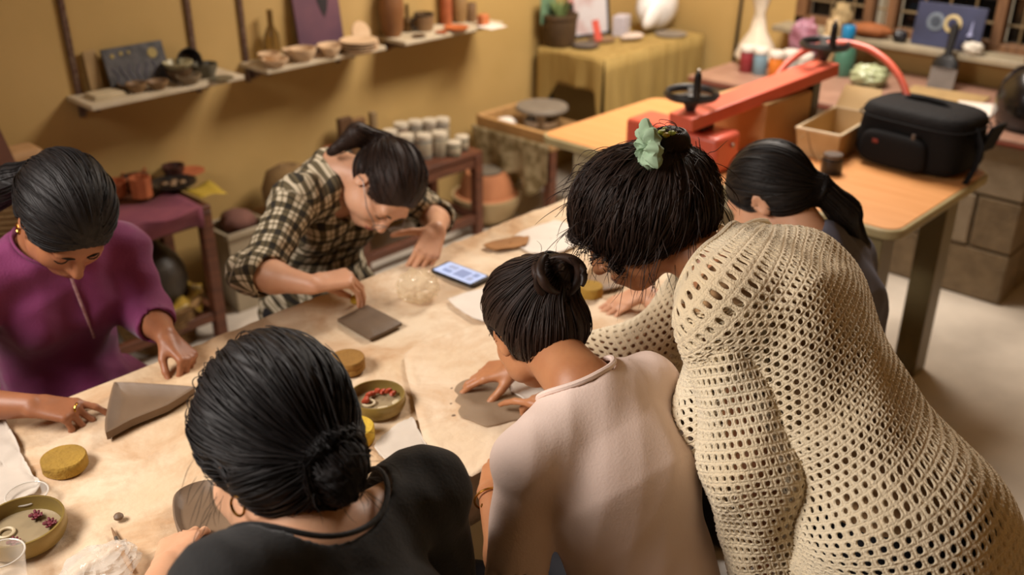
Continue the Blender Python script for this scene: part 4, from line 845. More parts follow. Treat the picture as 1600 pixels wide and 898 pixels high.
def hand_prims(W, d, n, side, curl=(.35, .45, .3), spread=.05, thumb=(.7, .7, .35, .3), sc=.92, fingers=None):
    d = nrm(d); n = np.asarray(n, float); n = nrm(n-d*(n@d)); e = np.cross(d, n)*side; P = []; tips = []
    W = np.asarray(W, float)
    kn = [(.088, .026), (.092, .0075), (.087, -.0115), (.078, -.029)]; bs = [.017, .005, -.006, -.017]
    L = [(.042, .025, .020), (.046, .029, .021), (.042, .027, .021), (.034, .020, .018)]; r0 = [.0086, .0088, .0084, .0074]
    for i in range(4):
        K = W+sc*(d*kn[i][0]+e*kn[i][1]); P.append(rc(W+sc*(d*.008+e*bs[i]), K, .0135*sc, .0112*sc, .012, n=n, s=1.1))
    P.append(rc(W+sc*d*.03+sc*e*.012, W+sc*d*.05+sc*e*.018+n*.006, .016*sc, .012*sc, .014))
    for i in range(4):
        K = W+sc*(d*kn[i][0]+e*kn[i][1]); cu = (fingers[i] if fingers else curl); a = 0; p = K
        dd = nrm(d+e*spread*(1.5-i))
        for j in range(3):
            a += cu[j]; v = dd*math.cos(a)+n*math.sin(a); q = p+v*L[i][j]*sc
            P.append(rc(p, q, r0[i]*sc*(1-.1*j), r0[i]*sc*(.9-.1*j), .0035 if j else .006)); p = q
        tips.append((p, v, r0[i]*sc*.7))
    b = W+sc*(d*.022+e*.022+n*.004); v = nrm(d*thumb[0]+e*thumb[1]+n*thumb[2]); q = b+v*.042*sc; P.append(rc(b, q, .0135*sc, .0105*sc, .01))
    v2 = nrm(v+thumb[3]*(d-e*.3)); q2 = q+v2*.031*sc; P.append(rc(q, q2, .0102*sc, .009*sc, .004)); v3 = nrm(v2+thumb[3]*.6*(d-e*.4)); q3 = q2+v3*.024*sc; P.append(rc(q2, q3, .009*sc, .0068*sc, .004))
    tips.append((q3, v3, .0075*sc)); return P, tips
def ik(S, W, l1, l2, pole):
    S = np.asarray(S, float); W = np.asarray(W, float); D = W-S; L = np.linalg.norm(D); L = min(L, l1+l2-1e-3); u = D/np.linalg.norm(D)
    x = (l1*l1-l2*l2+L*L)/(2*L); hh = math.sqrt(max(l1*l1-x*x, 0)); p = np.asarray(pole, float); p = p-u*(p@u); return S+u*x+nrm(p)*hh
def torso_prims(pel, c7, shR, shL, g=0.0, bust=.5, wide=1.0, back=.02):
    up = nrm(c7-pel); right = nrm(shR-shL); fwd = np.cross(up, right); fwd = nrm(fwd)
    waist = pel+(c7-pel)*.36-fwd*back*.5; chest = pel+(c7-pel)*.70-fwd*back*.6
    P = [rc(pel, waist, .150*wide+g, .122*wide+g, .05, n=fwd, s=1.3), rc(waist, chest, .122*wide+g, .138*wide+g, .05, n=fwd, s=1.32), rc(chest, c7-up*.07, .136*wide+g, .085+g, .06, n=fwd, s=1.25),
         rc(shL, shR, .047+g, .047+g, .05)]
    for sh in (shL, shR): P.append(rc(c7-up*.01, sh, .044+g, .046+g, .045))
    for s in (-1, 1): P.append(el(chest+fwd*.085+right*s*.072+up*.0, (.056+g, .05+g*.5, .06+g), np.stack([right, fwd, up], 1), .05)) if bust else None
    return [p for p in P if p], dict(up=up, right=right, fwd=fwd, waist=waist, chest=chest)
def folds(seed, amp=.0025, wl=(.05, .12), n=7, dirs=None):
    rg = np.random.default_rng(seed); K = []
    for i in range(n):
        v = nrm(rg.normal(size=3)) if dirs is None else nrm(np.asarray(dirs[i % len(dirs)], float)+.35*rg.normal(size=3))
        K.append((v*2*PI/rg.uniform(*wl), rg.uniform(0, 6.28)))
    def f(x, y, z):
        s = 0
        for i, (k, p) in enumerate(K):
            q = np.sin(k[0]*x+k[1]*y+k[2]*z+p); s = s+(np.abs(q)*2-1 if i % 2 else q)
        return amp*s/math.sqrt(n)*1.2
    return f
def skin_mat(name, c, c2): return mat(name, c, .48, scale=16, color2=c2, sss=.12, bump=.04, bscale=160, contrast=(.25, .75))
def hair_mat(name, c, c2):
    if name in MATS: return MATS[name]
    m = bpy.data.materials.new(name); MATS[name] = m; m.use_nodes = True; nt = m.node_tree; b = nt.nodes['Principled BSDF']; L = nt.links.new
    at = nt.nodes.new('ShaderNodeAttribute'); at.attribute_name = 'flow'; mp = nt.nodes.new('ShaderNodeMapping'); mp.inputs['Scale'].default_value = (42, 2.2, 1); L(at.outputs['Vector'], mp.inputs[0])
    n = nt.nodes.new('ShaderNodeTexNoise'); n.inputs['Scale'].default_value = 1.0; n.inputs['Detail'].default_value = 6; L(mp.outputs[0], n.inputs['Vector'])
    r = nt.nodes.new('ShaderNodeValToRGB'); r.color_ramp.elements[0].position = .3; r.color_ramp.elements[1].position = .75; r.color_ramp.elements[0].color = (*lin(c), 1); r.color_ramp.elements[1].color = (*lin(c2), 1)
    L(n.outputs[0], r.inputs[0]); L(r.outputs[0], b.inputs['Base Color'])
    rr = nt.nodes.new('ShaderNodeMapRange'); rr.inputs[3].default_value = .36; rr.inputs[4].default_value = .7; L(n.outputs[0], rr.inputs[0]); L(rr.outputs[0], b.inputs['Roughness'])
    bp = nt.nodes.new('ShaderNodeBump'); bp.inputs['Strength'].default_value = .55; bp.inputs['Distance'].default_value = .004; L(n.outputs[0], bp.inputs['Height']); L(bp.outputs[0], b.inputs['Normal'])
    b.inputs['Specular IOR Level'].default_value = .3; return m
M_lips = {}
def make_body(root, prims, c, R, sc, skin, lips, h=.0032):
    P, Q = surfnets(prims, h); P = relax(P, Q, 1, .4)
    L = ((P-c)@R)/sc; fc = L[Q].mean(1)
    lip = ((fc[:, 0]/.0215)**2+((fc[:, 2]+.0668)/.0095)**2 < 1) & (fc[:, 1] > .085) & (fc[:, 1] < .125)
    return fast_obj('body', P-np.array(root.location), Q, [skin, lips], root, mi=lip.astype(int))
def face_bits(root, c, R, sc, dark, brow=True):
    T = lambda *p: c+R@(np.array(p)*sc)-np.array(root.location)
    for s in (-1, 1):
        obj('eyebrow', MB().tube([T(s*x, y, z) for x, y, z in ((.012, .0975, .0185), (.024, .0975, .0235), (.036, .092, .0235), (.047, .082, .017))], [.0022, .003, .0026, .001], 6), dark, root)
        obj('eyelash', MB().tube([T(s*x, y, z) for x, y, z in ((.017, .0895, -.0035), (.024, .0928, -.0065), (.031, .0935, -.0075), (.038, .0915, -.0062), (.0445, .086, -.003))], [.0009, .0016, .0018, .0016, .0008], 6), dark, root)
def hair_cap(c, R, sc, puff=.012, low=-.06, frontz=.0):
    T = lambda *p: c+R@(np.array(p)*sc); E = lambda p, r, k, op=0, Rl=None: el(T(*p), np.array(r)*sc, R if Rl is None else R@Rl, k*sc, op)
    g = puff
    P = [E((0, -.014, .037), (.075+g, .096+g, .085+g), .02), E((0, -.048, -.012), (.066+g*.6, .058+g, .062), .03)]
    P += [E((0, .135, -.052+frontz), (.082, .094, .118), .012, 1)]
    for s in (-1, 1): P += [E((s*.093, .008, -.018), (.03, .034, .046), .008, 1)]
    return P
def trace(prims, S, T, steps=14, step=.012, off=.0015, grav=None):
    P = S.copy(); out = [P.copy()]
    for i in range(steps):
        g = gradp(prims, P); d = (T-P) if grav is None else np.broadcast_to(grav, P.shape)
        dist = np.linalg.norm(T-P, axis=1, keepdims=True) if grav is None else np.ones((len(P), 1)); d = d/(np.linalg.norm(d, axis=1, keepdims=True)+1e-9); d = d-g*np.sum(g*d, 1, keepdims=True); d /= np.linalg.norm(d, axis=1, keepdims=True)+1e-9
        P = P+d*np.minimum(step, dist*.5); f = evalp(prims, P); P = P-gradp(prims, P)*np.clip(f-off, -.01, .01)[:, None]; out.append(P.copy())
    return np.stack(out, 1)
def tubes(paths, r, n=3, taper=True):
    """many tubes at once: paths (N,M,3) -> verts, quads, flow attr"""
    N, M_, _ = paths.shape; T = np.gradient(paths, axis=1); T /= np.linalg.norm(T, axis=2, keepdims=True)+1e-9
    a = np.array([.31, .52, .79]); U = np.cross(T, a); U /= np.linalg.norm(U, axis=2, keepdims=True)+1e-9; W_ = np.cross(T, U)
    tp = (np.sin(np.linspace(.25, PI-.05, M_))**.6 if taper else np.ones(M_)); rr = (np.broadcast_to(np.asarray(r, float).reshape(-1, 1), (N, 1))*tp[None])[..., None]
    V_ = np.stack([paths+rr*(math.cos(2*PI*k/n)*U+math.sin(2*PI*k/n)*W_) for k in range(n)], 2)
    i = np.arange(N)[:, None, None]*M_*n+np.arange(M_-1)[None, :, None]*n; k = np.arange(n)[None, None, :]; k1 = (k+1) % n
    Q = np.stack([i+k, i+k1, i+n+k1, i+n+k], -1).reshape(-1, 4)
    at = np.zeros((N, M_, n, 3)); at[..., 0] = RNG.uniform(0, 40, N)[:, None, None]; at[..., 1] = np.linspace(0, 1, M_)[None, :, None]
    return V_.reshape(-1, 3), Q, at.reshape(-1, 3)
def make_hair(root, prims, target, m, seed=1, h=.005, amp=.0022, nst=420, fly=40, axis=None, name='hair', steps=15, step=.012, region=None, wave=26, messy=.0012):
    rg = np.random.default_rng(seed); P, Q = surfnets(prims, h); P = relax(P, Q, 2, .5)
    c0 = P.mean(0); ax = nrm(target-c0) if axis is None else nrm(axis); a = np.cross(ax, [.3, .2, .9]); a = nrm(a); b_ = np.cross(ax, a); D = P-target
    az = np.arctan2(D@a, D@b_); al = np.linalg.norm(D, axis=1)
    K = [(k, rg.uniform(0, 6.28)) for k in (wave, int(wave*1.7), int(wave*2.6))]
    s = sum(np.sin(k*az+ph+8*al*math.sin(ph)+messy*900*np.sin(al*40+ph+3*az)) for k, ph in K)/3; g = gradp(prims, P); P = P+g*(amp*s)[:, None]
    o = fast_obj(name, P-np.array(root.location), Q, m, root, attr=np.stack([az, al*4, 0*al], 1))
    if nst:
        S = P[rg.choice(len(P), nst, replace=len(P) < nst)]
        if region is not None: S = S[region(S)]
        pa = trace(prims, S, target, steps, step, .0012); pa += rg.normal(size=(len(S), 1, 3))*.0008
        wv = np.sin(np.linspace(0, 5, pa.shape[1])[None, :]+rg.uniform(0, 6, (len(S), 1)))[..., None]*messy*rg.normal(size=(len(S), 1, 3)); pa += wv
        V_, Qs, at = tubes(pa, rg.uniform(.0009, .0019, len(S))); tag(fast_obj('hair_strands', V_-np.array(root.location), Qs, m, o, attr=at), kind='stuff')
    return o
def flyaway(root, starts, dirs, L, m, seed, parent=None, curl=.01, n=9, r=.0006, sag=.4, steps=14):
    rg = np.random.default_rng(seed); t = np.linspace(0, 1, steps)[None, :, None]; N = len(starts)
    D = dirs/(np.linalg.norm(dirs, axis=1, keepdims=True)+1e-9); Ls = (L*rg.uniform(.5, 1.1, N))[:, None, None]
    pa = starts[:, None]+D[:, None]*Ls*t+np.array([0, 0, -1.0])*sag*Ls*t**2
    U = rg.normal(size=(N, 3)); U /= np.linalg.norm(U, axis=1, keepdims=True); ph = rg.uniform(0, 6, (N, 1, 1)); pa = pa+U[:, None]*curl*t*np.sin(t*rg.uniform(2, 5, (N, 1, 1))+ph)
    V_, Q, at = tubes(pa, np.full(N, r)); return tag(fast_obj('loose_strands', V_-np.array(root.location), Q, m, parent or root, attr=at), kind='stuff')
M_trouser = mat('dark_trousers', '1b1a20', .85, var=.1)
def legs(root, pel, fwd, right, m=M_trouser, shoe=True, knee_out=.09, stand=False, thigh=.42, hem=.06, zt=.0):
    lo = np.array(root.location); P = []
    for s in (-1, 1):
        hip = pel+right*s*.085+V(0, 0, -.02)
        if stand: kn = hip+V(0, 0, -.40)+fwd*.03; an = kn+V(0, 0, -(kn[2]-.09))-fwd*.03
        else: kn = hip+fwd*thigh+right*s*(knee_out-.085)+V(0, 0, zt); an = V(*(kn-fwd*.04)); an[2] = .09
        P += [rc(hip, kn, .082, .062, .03), rc(kn, an, .06, .045, .03)]
        q = MB(); f = an.copy(); f[2] = .0; sd = nrm(np.cross(fwd, [0, 0, 1]))
        R_ = np.stack([sd, fwd, V(0, 0, 1)], 1)
        V2 = [f+R_@V(x*.04*(1-.25*abs(y-.4)), y*.13, z)-lo for y in np.linspace(-.6, 1.3, 8) for x, z in ((-1, 0), (1, 0), (1, .03), (.5, .075-.03*max(0, y)), (-.5, .075-.03*max(0, y)), (-1, .03))]
        F = [(i*6+k, i*6+(k+1) % 6, (i+1)*6+(k+1) % 6, (i+1)*6+k) for i in range(7) for k in range(6)]+[tuple(range(5, -1, -1)), tuple(42+k for k in range(6))]
        if shoe: obj('shoe', MB().add(V2, F), mat('dark_shoe', '241d1a', .5), root, sub=1)
    P.append(el(pel-V(0, 0, .01), (.15, .15, .1), None, .05))
    a, b = surfnets(P, .008); fast_obj('trousers', relax(a, b, 2)-lo, b, m, root)
def stool(x, y, h, label):
    t = thing('wooden_stool', label, 'stool', (x, y, 0))
    obj('seat', MB().lathe([(.14, h-.03), (.15, h-.025), (.15, h-.005), (.14, h), (.0001, h)], 28), M_wood, t)
    for k in range(4):
        a = PI/4+k*PI/2; obj('leg', MB().tube([(.11*math.cos(a), .11*math.sin(a), h-.03), (.15*math.cos(a), .15*math.sin(a), 0)], .017, 10), M_wood, t)
    obj('foot_ring', MB().tube([(.137*math.cos(a), .137*math.sin(a), .15) for a in np.linspace(0, 2*PI, 30)], .008, 8), M_wood, t)
def neckband(root, shirt, cut, m, parent, r=.0042, n=60):
    """ribbed band where the neck opening cuts the shirt surface"""
    A_ = [p for p in shirt if p['op'] == 0]; pts = []
    for i in range(n):
        q = 2*PI*i/n; ph = np.linspace(-1.45, 1.3, 120); L = np.stack([np.cos(ph)*math.cos(q), np.cos(ph)*math.sin(q), np.sin(ph)], 1)*cut['r']
        P = cut['c']+L@cut['R'].T; f = evalp(A_, P); k = np.nonzero((f[:-1] < 0) & (f[1:] >= 0))[0]
        if len(k): k = k[-1]; t_ = f[k]/(f[k]-f[k+1]); pts.append(P[k]*(1-t_)+P[k+1]*t_)
    if len(pts) < n*.6: return
    pts = np.array(pts); pts = np.concatenate([pts, pts[:1]])
    for _ in range(2): pts[1:-1] = (pts[:-2]+2*pts[1:-1]+pts[2:])/4
    obj('neckband', MB().tube(pts-np.array(root.location), r, 8), m, parent)
def ringtube(c, n, r, tr, N=24):
    n = nrm(n); a = nrm(np.cross(n, [.3, .5, .8])); b = np.cross(n, a); return MB().tube([c+r*(math.cos(q)*a+math.sin(q)*b) for q in np.linspace(0, 2*PI, N)], tr, 7)
# ================================================================== the six people
def basics(label, pel, c7, shR, shL, head, R, sc, arms, skin, lips, neck=(.05, .055), hbody=.0037, cat='person', armr=1.0):
    pel, c7, shR, shL, head = [np.asarray(q, float) for q in (pel, c7, shR, shL, head)]
    root = thing('person', label, 'person', (pel[0], pel[1], 0)); lo = np.array(root.location)
    tp, fr = torso_prims(pel, c7, shR, shL, g=-.014); B = list(tp)
    B.append(rc(head+R@(V(0, -.03, -.045)*sc), c7+(c7-pel)*.02+fr['fwd']*.012, neck[0], neck[1], .03))
    info = {}
    for side, sh in (('R', shR), ('L', shL)):
        A = arms[side]; s = 1 if side == 'R' else -1
        wr = np.asarray(A['wrist'], float); e = np.asarray(A['elbow'], float) if 'elbow' in A else ik(sh, wr, A.get('l1', .27), A.get('l2', .235), A['pole']); wr = e+nrm(wr-e)*min(np.linalg.norm(wr-e), A.get('l2', .235)+.02)
        mid = e+(wr-e)*.3
        B += [rc(sh, e, .044*armr, .037*armr, .03), rc(e, mid, .037*armr, .0385*armr, .02), rc(mid, wr, .0385*armr, .0245*armr, .02)]
        d = np.asarray(A['dir'], float) if 'dir' in A else wr-e
        hp, tips = hand_prims(wr, d, A['palm'], s, **A.get('hand', {})); B += hp
        info[side] = dict(sh=sh, e=e, w=wr, d=nrm(d), tips=tips)
    B += head_prims(head, R, sc)
    make_body(root, B, head, R, sc, skin, lips, hbody)
    return root, fr, info, lo
def garment(root, name, prims, m, h=.006, disp=None, attr=None, it=1):
    P, Q = surfnets(prims, h, disp); P = relax(P, Q, it, .45); at = attr(P) if attr else None
    return fast_obj(name, P-np.array(root.location), Q, m, root, attr=at)
def sleeve(sh, e, w_, r0, r1, frac, r2=None, k=.035, hollow=.036):
    """sleeve to a fraction of the arm (1 = elbow, 2 = wrist), with an open cuff"""
    P = []
    if frac <= 1:
        end = sh+(e-sh)*frac; P.append(rc(sh, end, r0, r1, k, cap=True)); d = nrm(e-sh)
    else:
        end = e+(w_-e)*(frac-1); P += [rc(sh, e, r0, r1, k), rc(e, end, r1, r2 or r1, .03, cap=True)]; d = nrm(w_-e)
    return P, (end, d, r2 if frac > 1 and r2 else r1)
def cuff_cut(end, d, r): return rc(end-d*.03, end+d*.05, r-.0085, r-.0075, .002, op=1)

SK_dark = skin_mat('skin_deep', 'a26a49', '8e5a3c'); SK_mid = skin_mat('skin_medium', 'b98057', 'a86f4a'); SK_light = skin_mat('skin_light', 'd4a383', 'c69070'); SK_fair = skin_mat('skin_fair', 'dcab88', 'cd9877')
LP_d = mat('lips_deep', '7d4238', .4, var=.05); LP_l = mat('lips_light', 'b06a58', .4, var=.05)
H_black = hair_mat('hair_black', '090708', '1d1716'); H_brown = hair_mat('hair_dark_brown', '140c09', '38241a'); H_soft = hair_mat('hair_soft_black', '0d0a09', '241b17')
M_gold = mat('gold', 'b98a3c', .25, metal=1.0, var=.05)

# ------------------------------------------------------------ person in the purple kurta
pel = V(.76, 2.27, .54); c7 = V(.755, 2.165, 1.02); shR = V(.60, 2.16, .965); shL = V(.92, 2.155, .955)
hd = AY(102, 340, 1.97); R = head_frame((-.15, -.62, -.72), (.0, -.72, .66)); sc = 1.02
wL = AZ(258, 524, .815); wR = AZ(48, 634, .805)
root, fr, A, lo = basics('person in a purple kurta bending over the triangular clay tray', pel, c7, shR, shL, hd, R, sc,
    dict(R=dict(wrist=wR, pole=(-1, .3, -.5), dir=AZ(110, 640, .79)-wR, palm=(0.1, .1, -1), hand=dict(fingers=[(.25, .35, .2), (.75, .7, .4), (.95, .8, .5), (1.1, .8, .5)], thumb=(.8, .5, .4, .3))),
         L=dict(wrist=wL, pole=(1, .6, -.6), elbow=(.925, 2.08, .80), dir=AZ(282, 548, .79)-wL, palm=(-.3, -.1, -1), hand=dict(curl=(1.05, 1.15, .8), thumb=(.8, .45, .6, .4)))), SK_dark, LP_d)
face_bits(root, hd, R, sc, H_black)
KP, _ = torso_prims(pel, c7, shR, shL, g=.008); cuts = []
for s in 'RL':
    p, (en, d, r) = sleeve(A[s]['sh'], A[s]['e'], A[s]['w'], .058, .052, 1.55, .047); KP += p; cuts.append(cuff_cut(en, d, r))
KP += [rc(pel+V(0, 0, -.06), pel+V(0, -.1, -.02), .17, .16, .06), el(pel+V(.15, -.03, .0), (.07, .09, .07), None, .05)]
KP += [el(c7+V(0, -.055, .045), (.082, .10, .075), None, .01, 1)]+cuts
M_kurta = mat('purple_cotton', '7d2a5e', .8, scale=5, color2='6a2150', bump=.15, bscale=220, sheen=.15)
kt = garment(root, 'kurta', KP, M_kurta, .006, folds(11, .0032, (.06, .16), 8))
neckband(root, KP, [p for p in KP if p['op'] == 1][0], M_kurta, kt, .003)
# placket, earring, ring
KK = [p for p in KP if p['op'] == 0]
def on_front(px_list, prims, w0=1.6, off=.001):
    out = []
    for x, y in px_list:
        d = nrm(ray(x, y)); t_ = w0
        for _ in range(60):
            f = float(evalp(prims, (CAM+d*t_)[None])[0]); t_ += f*.8
            if abs(f) < 4e-4: break
        out.append(CAM+d*(t_-off))
    return np.array(out)
pl = on_front([(108, 424), (116, 447), (126, 473), (137, 500), (147, 527)], KK, off=.004)
obj('placket_trim', MB().tube(pl-lo, .0035, 7), mat('placket_braid', 'b08a8a', .7, scale=120, color2='8a5a60'), kt)
obj('earring', ringtube(hd+R@(V(.08, -.008, -.045)*sc)-lo, R[:, 0], .011, .0022), M_gold, root)
obj('ring', ringtube(A['R']['w']+A['R']['d']*.088+V(.0, 0, .004)-lo, A['R']['d'], .0105, .0025), M_gold, root)
tgt = hd+R@(V(.02, -.112, -.02)*sc)
hp = hair_cap(hd, R, sc, .017)+[rc(tgt, hd+R@(V(.05, -.13, -.09)*sc), .028, .034, .02), rc(hd+R@(V(.05, -.13, -.09)*sc), hd+R@(V(.09, -.12, -.2)*sc), .034, .016, .02)]
make_hair(root, hp, tgt, H_black, 3, nst=420)
legs(root, pel, V(0, -1, 0), V(-1, 0, 0)); stool(pel[0], pel[1]+.0, .44, 'wooden stool under the person in the purple kurta')

# ------------------------------------------------------------ person in the plaid shirt
pel = V(1.56, 2.33, .54); c7 = V(1.535, 2.14, 1.00); shR = V(1.375, 2.09, .965); shL = V(1.69, 2.09, .93)
hd = AY(600, 290, 1.965); R = head_frame((-.3, -.5, -.8), (.28, -.8, .5)); sc = 1.0
wR = AZ(486, 445, .85); wL = AZ(684, 374, .885)
root, fr, A, lo = basics('person in a plaid shirt with glasses wiping the clay tile', pel, c7, shR, shL, hd, R, sc,
    dict(R=dict(wrist=wR, pole=(-1, -.2, -.35), elbow=AY(404, 428, 1.99), l1=.26, dir=AZ(525, 437, .85)-wR, palm=(-.1, .1, -1), hand=dict(sc=1.08, curl=(.95, .45, .25), thumb=(.75, .1, .75, .2), spread=.03)),
         L=dict(wrist=wL, pole=(1, .4, -.3), elbow=AY(680, 340, 2.1), dir=AZ(672, 385, .875)-wL+V(0, -.01, -.01), palm=(-.25, .45, -.85), hand=dict(sc=1.0, curl=(.9, .45, .25), thumb=(.35, .9, .25, .2), spread=.02))), SK_light, LP_l)
face_bits(root, hd, R, sc, H_brown)
SP, _ = torso_prims(pel, c7, shR, shL, g=.008); cuts = []; segs = []
for s in 'RL':
    p, (en, d, r) = sleeve(A[s]['sh'], A[s]['e'], A[s]['w'], .060, .055, 1.12, .054); SP += p; SP += [rc(en-d*.05, en+d*.008, .058, .058, .004, cap=True)]; cuts.append(rc(en-d*.03, en+d*.06, .047, .05, .002, op=1)); segs.append((A[s]['sh'], en))
SP += [rc(pel+V(0, 0, -.04), pel+V(0, -.08, .0), .165, .16, .05)]
SP += [rc(c7+V(-.055, -.02, .02), c7+V(.0, -.09, -.0), .018, .014, .01), rc(c7+V(-.055, -.02, .02), c7+V(.055, .0, .03), .018, .018, .01)]
SP += [el(hd+R@(V(0, -.02, -.14)*sc), (.072, .085, .075), None, .01, 1)]+cuts
def plaid_attr(P):
    u = (P-c7)@fr['right']; v = (P-c7)@fr['up']; out = np.stack([u, v, 0*u], 1)
    for a, b in segs:
        d = nrm(b-a); L = np.linalg.norm(b-a); q = P-a; t_ = q@d; rr = q-t_[:, None]*d; near = (np.linalg.norm(rr, axis=1) < .075) & (t_ > .03)
        e1 = nrm(np.cross(d, fr['fwd'])); e2 = np.cross(d, e1); an = np.arctan2(rr@e2, rr@e1)*.058
        out[near] = np.stack([an, t_+.01, 0*t_], 1)[near]
    return out
def plaid_mat():
    m = bpy.data.materials.new('plaid_flannel'); m.use_nodes = True; nt = m.node_tree; b = nt.nodes['Principled BSDF']; L = nt.links.new
    at = nt.nodes.new('ShaderNodeAttribute'); at.attribute_name = 'flow'; sp = nt.nodes.new('ShaderNodeSeparateXYZ'); L(at.outputs['Vector'], sp.inputs[0])
    def M_(op, a, bb=None, c=None):
        n = nt.nodes.new('ShaderNodeMath'); n.operation = op
        for i, q in enumerate((a, bb, c)):
            if q is None: continue
            if hasattr(q, 'links') or hasattr(q, 'is_linked'): L(q, n.inputs[i])
            else: n.inputs[i].default_value = q
        return n.outputs[0]
    bands = []
    for o_, per in ((sp.outputs[0], .042), (sp.outputs[1], .042)):
        f = M_('FRACT', M_('ADD', M_('DIVIDE', o_, per), 50.0))
        wide = M_('MULTIPLY', M_('GREATER_THAN', f, .58), .85); thin = M_('MULTIPLY', M_('LESS_THAN', M_('ABSOLUTE', M_('SUBTRACT', f, .26)), .05), .6)
        bands.append(M_('MAXIMUM', wide, thin))
    s = M_('MULTIPLY', M_('ADD', bands[0], bands[1]), .5)
    r = nt.nodes.new('ShaderNodeValToRGB'); e = r.color_ramp.elements; e[0].position = 0; e[0].color = (*lin('cdc0a6'), 1); e[1].position = .9; e[1].color = (*lin('17140f'), 1)
    q = e.new(.42); q.color = (*lin('5f543c'), 1); q = e.new(.28); q.color = (*lin('8b7e62'), 1)
    L(s, r.inputs[0]); L(r.outputs[0], b.inputs['Base Color']); b.inputs['Roughness'].default_value = .9
    n = nt.nodes.new('ShaderNodeTexNoise'); n.inputs['Scale'].default_value = 260; bp = nt.nodes.new('ShaderNodeBump'); bp.inputs['Strength'].default_value = .2; bp.inputs['Distance'].default_value = .003; L(n.outputs[0], bp.inputs['Height']); L(bp.outputs[0], b.inputs['Normal'])
    return m
garment(root, 'plaid_shirt', SP, plaid_mat(), .006, folds(21, .0035, (.05, .13), 8), plaid_attr)
# glasses
T = lambda *p: hd+R@(np.array(p)*sc)-lo
M_gl = mat('glasses_frame', '8d8480', .3, metal=.6); gs = thing('eyeglasses', 'thin framed eyeglasses on the person in plaid', 'glasses', tuple(hd))
Tg = lambda *p: R@(np.array(p)*sc)
for s in (-1, 1):
    ring_ = [Tg(s*(.032+.021*math.cos(q)), .118-.004*abs(math.cos(q)), -.008+.016*math.sin(q)) for q in np.linspace(0, 2*PI, 28)]
    obj('rim', MB().tube(ring_, .0013, 6), M_gl, gs); obj('lens', MB().add(ring_[:-1]+[], [tuple(range(27))]), mat('lens_glass', 'f4f0ea', .02, alpha=.12, var=.0), gs, smooth=False)
    obj('temple', MB().tube([Tg(s*.053, .114, -.004), Tg(s*.078, .07, -.002), Tg(s*.084, .0, .004), Tg(s*.082, -.022, -.012)], .0016, 6), M_gl, gs)
obj('bridge', MB().tube([Tg(-.011, .118, -.004), Tg(0, .122, .0), Tg(.011, .118, -.004)], .0013, 6), M_gl, gs)
tgt = hd+R@(V(.0, -.115, .03)*sc); t2 = tgt+V(-.07, .035, .03)
hp = hair_cap(hd, R, sc, .008, frontz=.022)+[rc(tgt, t2, .022, .026, .015), rc(t2, t2+V(-.05, .05, -.05), .026, .014, .02)]
make_hair(root, hp, tgt, H_brown, 5, nst=420, amp=.0014)
legs(root, pel, V(0, -1, 0), V(-1, 0, 0)); stool(pel[0], pel[1], .44, 'wooden stool under the person in the plaid shirt')
tp_ = A['R']['tips']; sp_ = (tp_[0][0]+tp_[1][0]+tp_[4][0])/3
tag(obj('sponge', MB().ell((0, 0, 0), (.022, .017, .012), 14, wob=.12), M_sp2, loc=(sp_[0]-.008, sp_[1]-.014, max(sp_[2]-.004, TZ+.022))), 'small yellow sponge pinched over the dark clay tile', 'sponge')

# ------------------------------------------------------------ person in the black shirt, seen from behind
pel = V(.52, .64, .56); c7 = AY(497, 858, .885); shL = AY(358, 925, .86); shR = AY(662, 770, .91)
hd = AY(428, 708, 1.0); R = head_frame((-.22, .75, -.53), (.14, .45, .85)); sc = 1.02
wL = AZ(262, 885, .795); wR = V(.80, 1.17, .80)
root, fr, A, lo = basics('person in a black shirt with low ponytail seen from behind', pel, c7, shR, shL, hd, R, sc,
    dict(L=dict(wrist=wL, pole=(-1, -.3, -.4), l1=.29, l2=.25, dir=AZ(285, 838, .785)-wL, palm=(.3, .1, -1), hand=dict(curl=(.35, .5, .3), thumb=(.75, .6, .2, .2))),
         R=dict(wrist=wR, pole=(.25, -.5, -1), l1=.29, l2=.25, dir=(-.5, .8, -.05), palm=(0, 0, -1))), SK_fair, LP_l)
SP, _ = torso_prims(pel, c7, shR, shL, g=.010, wide=1.06); cuts = []
for s in 'RL':
    p, (en, d, r) = sleeve(A[s]['sh'], A[s]['e'], A[s]['w'], .062, .056, 1.5, .05); SP += p; cuts.append(cuff_cut(en, d, r))
up, rt_, fw_ = fr['up'], fr['right'], fr['fwd']
SP += [rc(pel+V(0, 0, -.05), pel+V(0, .05, 0), .17, .16, .05)]
SP += [el(c7+up*.062+rt_*.015+fw_*.03, (.125, .12, .098), np.stack([rt_, fw_, up], 1), .008, 1), el(c7+up*.06+rt_*.09+fw_*.02, (.06, .08, .07), None, .01, 1)]+cuts
bs_ = garment(root, 'black_shirt', SP, mat('black_jersey', '0c0b0d', .85, scale=8, color2='080808', bump=.12, bscale=180, sheen=.12), .006, folds(31, .0018, (.07, .16), 7))
neckband(root, SP, [p for p in SP if p['op'] == 1][0], MATS['black_jersey'], bs_, .004)
obj('earring', ringtube(hd+R@(V(-.083, -.004, -.047)*sc)-lo, R[:, 0], .013, .002), M_gold, root)
tgt = AY(503, 708, .90); t2 = AY(527, 732, .875)
hp = hair_cap(hd, R, sc, .017, frontz=-.005)+[el(hd+R@(V(0, -.03, .05)*sc), (.090, .110, .112), R, .03), el(hd+R@(V(.01, -.06, -.04)*sc), (.07, .05, .05), R, .03), rc(tgt, t2, .034, .036, .025), rc(t2, AY(533, 762, .865), .034, .024, .02), el(AY(452, 730, .945), (.075, .05, .045), None, .03)]
